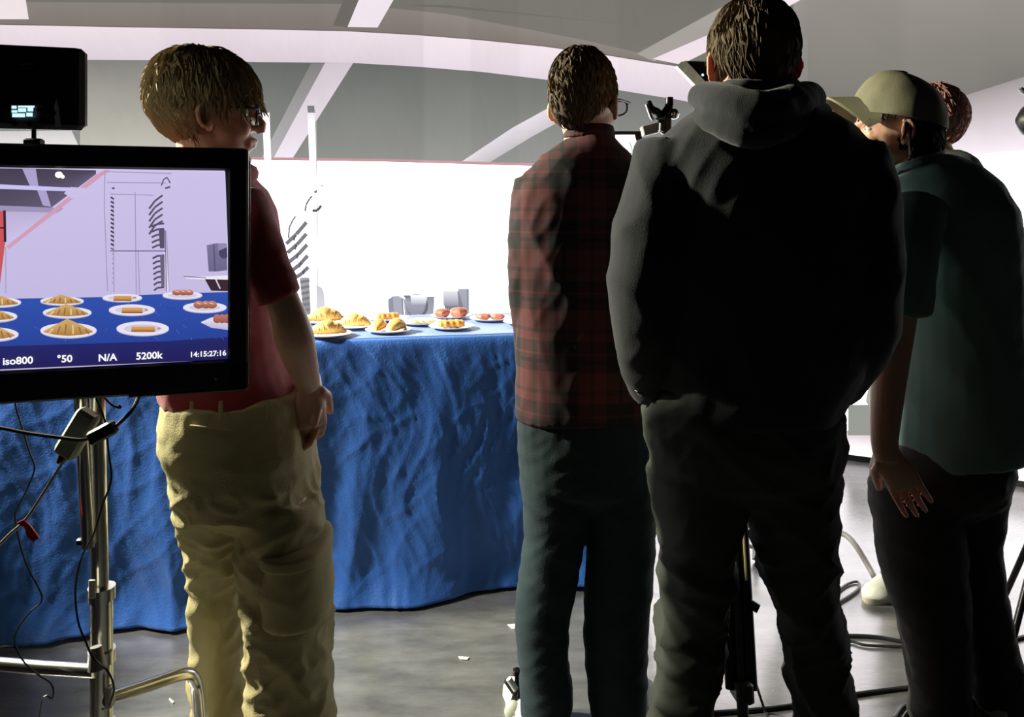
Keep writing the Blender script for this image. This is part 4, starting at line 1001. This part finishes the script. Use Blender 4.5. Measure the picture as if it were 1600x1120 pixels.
def mplate(x, y, rx, ry, kind):
    mp_.blob(x, y + 1.5, rx, ry, PS); mp_.blob(x, y, rx, ry, PW); mp_.blob(x, y + .5, rx * .72, ry * .62, rgb(214, 206, 226))
    if kind == 'c':
        h = ry * 1.5
        mp_.ruled([(x - rx * .88, y + 1), (x - rx * .5, y - h * .45), (x - 2, y - h * 1.05), (x + rx * .45, y - h * .5), (x + rx * .86, y + 1)], [(x - rx * .88, y + 3), (x - rx * .5, y + ry * .6), (x, y + ry * .75), (x + rx * .5, y + ry * .6), (x + rx * .86, y + 3)], rgb(216, 176, 112), rgb(176, 126, 64))
        for k in (-.55, -.3, -.08, .15, .38, .6): mp_.line([(x + rx * k, y - h * (.75 - abs(k)) * .8), (x + rx * k * 1.25 - 1, y + ry * .5)], 2.4, rgb(236, 206, 150) if int(k * 100) % 2 else rgb(158, 112, 58))
    elif kind == 'r':
        mp_.ruled([(x - rx * .42, y - 3), (x + rx * .45, y - 3)], [(x - rx * .44, y + 4), (x + rx * .48, y + 4)], rgb(226, 170, 98), rgb(196, 132, 66)); mp_.line([(x - rx * .44, y + 4), (x + rx * .46, y + 4.2)], 2, rgb(150, 92, 54)); mp_.blob(x + rx * .62, y, 3, 1.5, rgb(190, 150, 110))
    else:
        for k in (-.28, .05, .32): mp_.blob(x + rx * k, y - 4, rx * .24, ry * .75, rgb(206, 140, 116), rgb(150, 84, 66)); mp_.line([(x + rx * k - 3, y - 7), (x + rx * k + 3, y - 5)], 1.6, rgb(236, 196, 168))
for q in ((-2, 472, 35, 7.5, 'c'), (97, 470, 34, 6.5, 'c'), (191, 465, 31, 6, 'r'), (285, 461, 31, 6, 'b'), (-12, 494, 39, 9, 'c'), (105, 488, 38, 8.5, 'c'), (206, 484, 36, 8.5, 'r'), (320, 480, 34, 8, 'b'), (-15, 522, 44, 11, 'c'), (107, 516, 44, 11.5, 'c'), (223, 513, 41, 11, 'r')): mplate(*q)
for q in ((344, 503, 17, 10), ):
    mp_.ruled([(314, 503), (330, 496), (358, 493)], [(314, 504), (330, 512), (361, 516)], PW, PS); 
    for k in (0, 9, 17): mp_.blob(339 + k * .9, 498, 6, 7, rgb(196, 126, 110), rgb(150, 84, 70))
mp_.line([(0, sy1(0)), (363, 562)], 1.6, rgb(210, 200, 230)); mp_.line([(0, 262), (351, 267)], 1.6, rgb(220, 214, 240)); mp_.line([(351, 268), (362, 562)], 1.6, rgb(210, 205, 235))
scr = mp_.build('screen', emis_attr('monitor_glow'), mon, mbase)
txtm = mat('screen_text', (0, 0, 0), 0.5, emit=(1, 1, 1), estr=1.0)
def text(s_, px, py, h_px, parent, base, m, ptf, off, right, name='caption', bold=.01, uvec=None):
    cu = bpy.data.curves.new('t', 'FONT'); cu.body = s_; cu.align_x = 'CENTER'; cu.align_y = 'CENTER'; cu.size = 1; cu.offset = bold; cu.resolution_u = 3
    t = bpy.data.objects.new('t', cu); COL.objects.link(t); dg = bpy.context.evaluated_depsgraph_get(); dg.update()
    me = bpy.data.meshes.new_from_object(t.evaluated_get(dg)); bpy.data.objects.remove(t)
    c = ptf(px, py, off); sc = h_px / .7
    x_ = -mu if uvec is None else uvec
    for v in me.vertices: v.co = c + x_ * (v.co.x * sc) + Vector((0, 0, 1)) * (v.co.y * sc) - Vector(base)
    me.name = name; me.materials.clear(); me.materials.append(m)
    o = bpy.data.objects.new(name, me); COL.objects.link(o); o.parent = parent; return o
for s_, x, y, h in (('iso800', 28, 564, 11), ('\u00b050', 101, 561, 11), ('N/A', 168, 559, 11), ('5200k', 233, 556, 11), ('14:15:27:16', 325, 553, 8.6)):
    text(s_, x, y, h * 1.38 / F * .95, scr, mbase, txtm, lambda a, b_, o: monpt(a, b_, o), -.0015, None, bold=.025)

# ------------------------------------------------------------ lamp panel above the monitor
Rl = Matrix.Rotation(math.radians(-8), 3, 'Z')
DLp = 1.36
pc = (P(-40, 138, DLp)); lbase = Vector((P(53, 210, DLp).x, DLp, ztop + .001))
lp = empty('panel_lamp', lbase, 'small black light panel with glowing display on top of the large monitor', 'lamp')
a_, b_ = P(133, 75, DLp), P(133, 203, DLp)
cx_ = a_.x - .125; czm = (a_.z + b_.z) / 2; hh = (a_.z - b_.z)
Rl = Matrix.Rotation(math.radians(14), 3, 'Z')
cen = Vector((cx_, DLp - .02, czm))
def lpt(x, z, off=0.0): return cen + Rl @ Vector((x, -off, z))
MB().box(cen, (.25, .03, hh), Rl, bev=.008).build('housing', M['black'], lp, lbase)
MB().box(lpt(-.03, .012, .017), (.155, .010, hh * .78), Rl, bev=.004).build('rear_module', M['blackm'], lp, lbase)
MB().box(lpt(-.005, .0, -.018), (.22, .004, hh * .88), Rl, bev=.001).build('diffuser', M['white'], lp, lbase)
ur = Rl @ Vector((1, 0, 0))
def on_panel(px, py, off): 
    n_ = Rl @ Vector((0, -1, 0)); o = cen + n_ * off; dr = Vector(((px - CX) / F, 1, -(py - HY) / F)); c0 = Vector((0, 0, CH)); t = (o - c0).dot(n_) / dr.dot(n_); return c0 + dr * t
def pbar(mb, x0, y0, x1, y1, off=.0225):
    mb.add([on_panel(x0, y1, off), on_panel(x1, y1, off), on_panel(x1, y0, off), on_panel(x0, y0, off)], [(0, 1, 2, 3)])
mb = MB(); 
for q in ((18, 165, 26, 170), (28, 165, 54, 168), (28, 169, 41, 175), (43, 168, 52, 174), (18, 172, 27, 176), (19, 177, 39, 183), (41, 176, 51, 182)): pbar(mb, *q)
mb.build('display', M['lcd'], lp, lbase, smooth=False)
mb = MB(); pbar(mb, 29, 99, 53, 102)
mb.build('logo_bar', M['grey_txt'], lp, lbase, smooth=False)
text('P90c', 40, 107, .0055, lp, lbase, M['grey_txt'], on_panel, .0226, None, name='model_mark', uvec=ur)
for x, y in ((61, 171), (65, 186), (23, 193), (46, 193)):
    MB().tube([on_panel(x, y, .018), on_panel(x, y, .026)], .0042, n=16).build('knob', M['blackm'], lp, lbase)
mb = MB(); pts = [(88, 154), (92, 168), (95, 198), (86, 199), (85, 182), (88, 177), (84, 168)]
mb.add([on_panel(x, y, .018) for x, y in pts], [tuple(range(7))]); mb.build('sticker', M['white'], lp, lbase, smooth=False)
mb = MB(); mb.tube([P(53, 200, DLp), lbase + Vector((0, 0, .012))], .004, n=10); mb.box(lbase + Vector((0, 0, .006)), (.03, .02, .012), bev=.003); mb.build('mount_pin', M['blackm'], lp, lbase)

# ------------------------------------------------------------ chrome stand carrying the monitor
sx = P(150, 800, 1.45).x; sb_ = Vector((sx, 1.47, 0))
st = empty('light_stand', sb_, 'chrome stand holding up the large monitor at the left', 'stand')
MB().tube([sb_ + Vector((0, 0, .46)), sb_ + Vector((-.012, 0, 1.1)), sb_ + Vector((-.014, 0, 1.25))], .0155, n=20).build('pole', M['chrome'], st, sb_)
MB().tube([sb_ + Vector((0, 0, .02)), sb_ + Vector((0, 0, .62))], .020, n=20).build('column', M['chrome'], st, sb_)
MB().tube([P(138, 855, 1.44), P(126, 640, 1.44), P(124, 560, 1.44)], .011, n=16).build('side_tube', M['chrome'], st, sb_)
MB().box(P(131, 846, 1.44), (.026, .012, .014), bev=.003).build('end_cap', M['blackm'], st, sb_)
mb = MB(); mb.box(sb_ + Vector((-.01, 0, 1.02)), (.06, .03, .05), bev=.006); mb.build('clamp', M['blackm'], st, sb_)
MB().box(P(144, 920, 1.43), (.012, .004, .034), bev=.001).build('tape_mark', M['tape'], st, sb_)
for z in (.62, .50, .36): MB().tube([sb_ + Vector((0, 0, z - .012)), sb_ + Vector((0, 0, z + .012))], .0245, n=20).build('ring_collar', M['chrome'], st, sb_)
lg = [P(166, 1092, 1.45), P(230, 1071, 1.53), P(288, 1053, 1.60), P(304, 1062, 1.63), P(310, 1100, 1.65)]; e = lg[-1].copy(); e.z = .012; e.x += .02
for pts in (lg + [e], [P(150, 1048, 1.45), P(70, 1043, 1.47), P(-40, 1037, 1.50), P(-60, 1060, 1.50), Vector((P(-70, 1100, 1.5).x, 1.5, .012))], [sb_ + Vector((0, 0, .34)), sb_ + Vector((-.1, -.2, .34)), sb_ + Vector((-.14, -.26, .32)), sb_ + Vector((-.15, -.28, .012))]):
    MB().tube(pts, .0125, n=14, smooth=5).build('leg', M['chrome'], st, sb_)
MB().tube([P(150, 1010, 1.43), P(152, 1045, 1.425)], [.010, .016], n=14).build('leg_lock', M['steel'], st, sb_)
mb = MB(); mb.box(P(172, 1088, 1.44), (.012, .02, .04), bev=.003); mb.build('leg_hinge', M['steel'], st, sb_)

# power brick, dongle, cables
cb = P(121, 677, 1.40); d_ = (P(142, 642, 1.40) - P(100, 712, 1.40)).normalized()
Rb = Matrix((d_, Vector((0, 1, 0)), d_.cross(Vector((0, 1, 0))))).transposed()
br = MB().box(cb, (.092, .028, .040), Rb, bev=.005).build('power_brick', M['brick'], loc=cb); tag(br, 'grey-green power brick hanging tilted on the chrome stand below the monitor', 'power brick')
mb = MB(); mb.tube([cb - d_ * .044, cb - d_ * .062], [.011, .007], n=12)
mb.build('strain_relief', M['black'], br, cb)
g = P(160, 676, 1.37); d2 = (P(180, 667, 1.37) - P(140, 688, 1.37)).normalized(); Rg = Matrix((d2, Vector((0, 1, 0)), d2.cross(Vector((0, 1, 0))))).transposed()
dg_ = MB().box(g, (.050, .022, .026), Rg, bev=.004).build('cable_connector', M['black'], loc=g); tag(dg_, 'black cable connector block beside the grey power brick', 'connector')
def cable(name, pts, r, label, m=None, cat='cable'):
    c = Vector(pts[0]); o = MB().tube(pts, r, n=8, smooth=6).build(name, m or M['black'], loc=c); return tag(o, label, cat)
cable('cable', [P(-30, 664, 1.36), P(0, 668, 1.36), P(40, 676, 1.36), P(90, 683, 1.36), P(125, 687, 1.36), P(140, 684, 1.37)], .0035, 'thick black cable running left from the connector block across the power brick')
cable('cable', [P(181, 666, 1.37), P(196, 652, 1.37), P(208, 638, 1.38), P(217, 620, 1.40)], .0035, 'short thick black cable from the connector block up behind the monitor')
cable('cable', [P(22, 620, 1.42), P(26, 640, 1.42), P(36, 672, 1.42), P(46, 705, 1.42), P(54, 732, 1.42), P(42, 765, 1.42), P(27, 795, 1.42), P(24, 812, 1.42), P(34, 860, 1.42), P(48, 895, 1.42), P(66, 935, 1.42), P(45, 958, 1.42), P(27, 985, 1.42), P(24, 1005, 1.42), P(36, 1032, 1.42), P(60, 1054, 1.42), P(80, 1068, 1.42), P(82, 1090, 1.42), P(62, 1118, 1.42), FL(50, 1400, .004)], .0016, 'thin black wire hanging down left of the chrome stand')
cable('cable', [P(150, 622, 1.41), P(160, 645, 1.41), P(166, 670, 1.41), P(170, 710, 1.41), P(174, 748, 1.41), P(160, 790, 1.41), P(146, 835, 1.41), P(128, 870, 1.41), P(118, 920, 1.41), P(122, 970, 1.41), P(135, 1005, 1.41), P(146, 1028, 1.41), P(168, 1048, 1.40), P(178, 1075, 1.40), P(170, 1102, 1.41), P(160, 1108, 1.42)], .0018, 'thin black wire looping down around the chrome stand')
cable('cable', [P(100, 718, 1.39), P(88, 738, 1.39), P(65, 775, 1.39), P(40, 812, 1.39), P(15, 835, 1.39), P(-15, 865, 1.39)], .0028, 'grey cable running from the power brick down past the red tag', M['greyp'])
cable('cable', [P(164, 622, 1.42), P(176, 633, 1.41), P(188, 637, 1.41), P(186, 633, 1.41)], .0022, 'short loose black cable end just under the monitor')
tg = P(38, 818, 1.385); o = MB()
for (a, b2) in (((27, 818), (38, 812)), ): pass
q = [P(26, 817, 1.388), P(36, 812, 1.384), P(46, 820, 1.384), P(61, 840, 1.384), P(52, 847, 1.384), P(42, 838, 1.384), P(38, 824, 1.386)]
rings = [[v + Vector((0, k, 0)) for v in q] for k in (0, .003)]
o = MB().loft(rings).build('cable_tag', M['redtag'], loc=tg, smooth=False); tag(o, 'red plastic tag clipped on the grey cable at the far left', 'tag')

# ------------------------------------------------------------ floor clutter
def strip(pts, h, label, name='tape_strip', cat='tape'):
    vs = [Vector((p.x, p.y, .0015)) for p in pts]; n = len(vs)
    mb = MB(); mb.loft([vs, [v + Vector((0, 0, h)) for v in vs]]); o = mb.build(name, M['tape'], loc=vs[0], smooth=False); return tag(o, label, cat)
strip([FL(524, 942), FL(560, 938), FL(597, 934), FL(595, 939), FL(560, 944), FL(528, 947)], .002, 'white tape strip on the floor at the cloth hem right of the khaki trousers')
strip([FL(-40, 1008), FL(40, 1000), FL(98, 995), FL(100, 1000), FL(60, 1006), FL(-40, 1017)], .004, 'white tape strip on the floor at the far left under the cloth hem')
strip([FL(793, 977), FL(806, 976), FL(808, 984), FL(800, 983)], .002, 'white paper scrap on the floor beside the teal jeans', 'paper_scrap', 'scrap')
strip([FL(716, 1027), FL(733, 1028), FL(730, 1032), FL(720, 1031)], .002, 'small white paper scrap on the open floor between cargo trousers and jeans', 'paper_scrap', 'scrap')
strip([FL(265, 1092), FL(272, 1098), FL(270, 1100), FL(264, 1094)], .002, 'tiny white scrap on the floor near the chrome stand leg', 'paper_scrap', 'scrap')
fc = lambda pts: [FL(x, y, .006) for x, y in pts]
cable('cable', fc([(1290, 935), (1306, 925), (1325, 912), (1340, 909), (1342, 918), (1330, 929), (1306, 943), (1290, 948)]), .0045, 'grey cable loop on the bright floor just right of the hoodie person')
cable('cable', fc([(1250, 994), (1320, 993), (1370, 995), (1425, 1004), (1520, 1010), (1640, 985)]), .006, 'thicker upper one of two parallel cables between the two people at the right')
cable('cable', fc([(1250, 1001), (1322, 1001), (1355, 1008), (1425, 1011), (1520, 1020), (1640, 1062)]), .0045, 'thinner lower one of two parallel cables between the two people at the right')
cable('cable', fc([(1060, 1116), (1175, 1109), (1250, 1100), (1326, 1086), (1430, 1072), (1500, 1066), (1640, 1050)]), .006, 'long black cable crossing the floor near the bottom edge, between the legs')
cable('cable', fc([(1398, 1122), (1408, 1106), (1418, 1102), (1422, 1106), (1410, 1124), (1404, 1140)]), .005, 'small black cable loop at the feet of the olive cap person')

# metal clamp by the teal jeans
cb2 = FL(806, 1118); o = empty('floor_clamp', cb2, 'black clamp with white handle standing beside the teal jeans hem', 'clamp')
MB().tube([P(795, 1060, 2.03), P(806, 1077, 2.03)], .008, n=12).build('handle', M['white'], o, cb2)
MB().tube([P(792, 1062, 2.045), P(804, 1080, 2.045)], .010, n=12).build('grip', M['black'], o, cb2)
mb = MB(); mb.box(P(808, 1050, 2.05), (.022, .02, .020), bev=.004); mb.tube([P(810, 1050, 2.05), P(808, 1080, 2.05), P(804, 1100, 2.05), P(806, 1128, 2.05)], [.008, .010, .013, .012], n=12); mb.build('body', M['blackm'], o, cb2)
MB().ball(FL(802, 1128) + Vector((0, 0, .028)), (.024, .02, .028), 16).build('foot', M['brick'], o, cb2)

# ------------------------------------------------------------ camera tripod and camera
tz = Vector((P(1120, 700, 2.32).x, 2.32, 0))
tp = empty('tripod', tz, 'black camera tripod with golden highlights seen between the hoodie person\'s legs', 'tripod')
apex = tz + Vector((0, 0, 1.22))
mb = MB(); mb.tube([apex - Vector((0, 0, .06)), apex], [.05, .06], n=20); mb.ball(apex + Vector((0, 0, .035)), .05, 16); mb.build('bowl_head', M['blackm'], tp, tz)
for k, (fx, fy) in enumerate(((P(1162, 1135, 1.98).x, 1.98), (P(1010, 1100, 2.55).x, 2.70), (P(1300, 1100, 2.5).x, 2.86))):
    foot = Vector((fx, fy, .02)); s_ = (foot - apex).cross(Vector((0, 0, 1))).normalized() * .026; d_ = (foot - apex)
    leg = MB(); leg.tube([apex + s_ * 1.2, apex + d_ * (.80 if k else .93) + s_], .016, n=12); leg.tube([apex - s_ * 1.2, apex + d_ * (.80 if k else .93) - s_], .016, n=12); lo = leg.build('leg', M['blackm'], tp, tz)
    KK = .76 if k else .93
    q = MB(); q.box(apex + d_ * KK, (.095, .045, .05), (-d_).to_track_quat('Z', 'X').to_matrix(), bev=.006); q.tube([apex + d_ * .5, foot], .015, n=12); q.build('lower_section', M['black'], lo, tz)
    q = MB(); q.tube([apex + d_ * .45 + s_ + Vector((0, -.013, .004)), apex + d_ * .72 + s_ + Vector((0, -.013, .004))], .0045, n=8); q.tube([apex + d_ * .50 - s_ + Vector((0, -.013, .004)), apex + d_ * .72 - s_ + Vector((0, -.013, .004))], .0045, n=8); q.build('gold_highlight', M['gold'], lo, tz)  # thin gold strips laid on the black leg tubes in place of highlights
    MB().ball(foot, (.03, .03, .02), 14).build('foot', M['black'], lo, tz)
    MB().tube([apex + d_ * .76 + Vector((.03, -.02, 0)), apex + d_ * .76 + Vector((.05, -.03, -.01))], .012, n=12).build('lock_knob', M['blackm'], lo, tz)
cable('cable', [P(1150, 880, 2.2), P(1168, 980, 2.12), P(1172, 1035, 2.06), P(1182, 1070, 2.04), FL(1196, 1112, .005), FL(1210, 1140, .005)], .0035, 'thin black cable hanging from the tripod leg to the floor')
cbz = apex + Vector((0, 0, .085))
cm = empty('cinema_camera', cbz, 'camera rig on the tripod, its small lit monitor showing beside the plaid shirt', 'camera')
MB().box(cbz + Vector((0, 0, .075)), (.13, .24, .15), bev=.012).build('body', M['black'], cm, cbz)
MB().tube([cbz + Vector((0, .12, .08)), cbz + Vector((0, .28, .08))], [.045, .055], n=24).build('camera_lens', M['blackm'], cm, cbz)
MB().tube([cbz + Vector((-.02, -.08, .15)), cbz + Vector((-.02, -.07, .21)), cbz + Vector((-.02, .08, .21)), cbz + Vector((-.02, .09, .15))], .013, n=12, smooth=4).build('top_handle', M['black'], cm, cbz)
DM = 2.25
cs = [P(938, 205, DM), P(1000, 204, DM), P(1009, 252, DM), P(945, 256, DM)]
vb = Vector((0, .022, 0)); mb = MB()
outer = [P(932, 205, DM), P(1001, 205, DM), P(1011, 256, DM), P(938, 259, DM)]
mb.loft([[v + vb for v in reversed(outer)], list(reversed(outer))]); mo = mb.build('side_monitor', M['black'], cm, cbz, smooth=False)
ins = Pic(lambda x, y, o: P(x, y, DM - .002 - o), gain=1.0, step=.0004)
ins.ruled([(940, 212), (992, 212)], [(946, 251), (1003, 249)], (1.3, 1.42, 1.4), (1.0, 1.2, 1.1), m=4)
ins.line([(950, 236), (975, 240), (1000, 239)], 2, rgb(150, 190, 170)); ins.line([(984, 222), (989, 238)], 1.5, rgb(160, 185, 180)); ins.line([(962, 243), (1000, 246)], 1.6, rgb(150, 180, 120)); ins.line([(970, 236), (972, 250)], 1, rgb(140, 170, 160)); ins.line([(940, 212), (992, 212)], 3, (1.5, 1.5, 1.5))
ins.build('screen', emis_attr('side_monitor_glow'), mo, cbz)
mb = MB(); mb.tube([P(1005, 235, 2.27), P(1020, 225, 2.27), P(1060, 225, 2.28)], .008, n=10); mb.build('monitor_arm', M['blackm'], cm, cbz)
mb = MB(); mb.tube([P(1013, 158, DM), P(1018, 170, DM), P(1028, 176, DM), P(1034, 190, DM)], [.008, .011, .012, .014], n=12, smooth=4); mb.tube([P(1046, 152, DM), P(1045, 168, DM), P(1038, 182, DM), P(1036, 205, DM)], [.011, .013, .016, .016], n=12, smooth=4)
mb.box(P(1040, 196, DM), (.03, .03, .05), bev=.005); mb.tube([P(1040, 200, DM), P(1052, 222, DM), P(1062, 250, DM)], .014, n=12); mb.build('clamp_arm', M['blackm'], cm, cbz)
mb = MB(); mb.tube([P(1010, 163, DM - .012), P(1017, 182, DM - .012), P(1021, 188, DM - .01)], [.004, .005, .005], n=8); mb.ball(P(1053, 178, DM), .016, 14); mb.tube([P(1024, 186, DM - .02), P(1040, 184, DM - .02)], .003, n=8); mb.build('clamp_jaw', M['chrome'], cm, cbz)
Rk = Matrix.Rotation(math.radians(-14), 3, 'Y')
MB().box(P(1017, 202, DM + .05), (.055, .05, .030), Matrix.Rotation(math.radians(-14), 3, 'Y'), bev=.002).build('wireless_box', M['greyp'], cm, cbz)

# ------------------------------------------------------------ rolling stand behind (grey curved legs) with tilted panel
rz = Vector((P(1244, 700, 2.95).x, 2.95, 0))
rs = empty('rolling_stand', rz, 'grey stand with bent tubular legs on the bright floor behind the hoodie person', 'stand')
MB().tube([rz + Vector((0, 0, .12)), rz + Vector((0, 0, 1.70))], .016, n=16).build('pole', M['greyp'], rs, rz)
hubz = rz + Vector((0, 0, .14))
f1 = FL(1366, 901, .012)
MB().tube([hubz, P(1300, 833, 2.92), P(1318, 834, 2.90), P(1334, 848, 2.87), P(1352, 876, 2.85), f1], .0105, n=12, smooth=6).build('leg', M['greyp'], rs, rz)
f2 = FL(1182, 874, .014)
for pts in ([hubz, P(1200, 812, 2.98), P(1180, 818, 2.99), P(1160, 824, 3.0), P(1148, 832, 3.0)], [P(1148, 832, 3.0), P(1150, 838, 3.0), P(1164, 848, 2.99), P(1180, 856, 2.99)], [P(1179, 816, 2.98), P(1181, 840, 2.98), f2]):
    MB().tube(pts, .009, n=12, smooth=5).build('leg', M['steel'], rs, rz)
MB().tube([P(1182, 852, 2.98), f2], [.014, .016], n=12).build('rubber_foot', M['greyp'], rs, rz)
MB().tube([hubz, hubz + Vector((.05, .25, 0)), hubz + Vector((.06, .38, -.125))], .0105, n=12, smooth=4).build('leg', M['greyp'], rs, rz)
DT = 2.85; tbz = P(1120, 160, DT)
tpn = empty('tilted_monitor', tbz, 'black screen with a pale edge, tilted, beside the hoodie person\'s ear', 'monitor')
def slab(pts, y0, y1, m, name):
    mb = MB(); mb.loft([[P(x, y, DT) + Vector((0, y1, 0)) for x, y in pts], [P(x, y, DT) + Vector((0, y0, 0)) for x, y in pts]]); return mb.build(name, m, tpn, tbz, smooth=False)
slab([(1070, 95), (1150, 98), (1200, 158), (1122, 154)], 0, .04, M['black'], 'housing')
slab([(1057, 103), (1064, 97), (1072, 96), (1120, 148), (1112, 152), (1104, 152)], -.006, .03, M['tape'], 'pale_edge')
MB().ball(P(1098, 117, DT - .004), .005, 10).build('indicator', M['lcd'], tpn, tbz)
MB().tube([P(1150, 130, DT + .03), rz + Vector((0, 0, 1.66))], .012, n=12).build('arm', M['blackm'], tpn, tbz)

# lamp on a stand cropped by the right edge
qz = Vector((P(1640, 700, 2.3).x, 2.3, 0))
ls = empty('studio_lamp', qz, 'black lamp head cut off by the right edge of the view', 'lamp')
MB().tube([P(1640, 215, 2.3), qz + Vector((0, 0, .35))], .014, n=12).build('pole', M['blackm'], ls, qz)
for a in (20, 80, 200):
    MB().tube([qz + Vector((0, 0, .5)), qz + Vector((.22 * math.cos(math.radians(a)), .3 * math.sin(math.radians(a)), .012))], .010, n=10).build('leg', M['blackm'], ls, qz)
mb = MB(); c0 = P(1635, 188, 2.3)
mb.tube([c0 + Vector((-.086, 0, 0)), c0 + Vector((-.06, 0, 0)), c0 + Vector((0, 0, 0)), c0 + Vector((.12, 0, 0))], [.012, .045, .075, .075], n=28); mb.build('lamp_head', M['black'], ls, qz)
MB().tube([P(1594, 138, 2.3), P(1606, 146, 2.3), P(1640, 150, 2.3), P(1640, 180, 2.3)], [.007, .008, .01, .01], n=10, smooth=3).build('yoke', M['steel'], ls, qz)
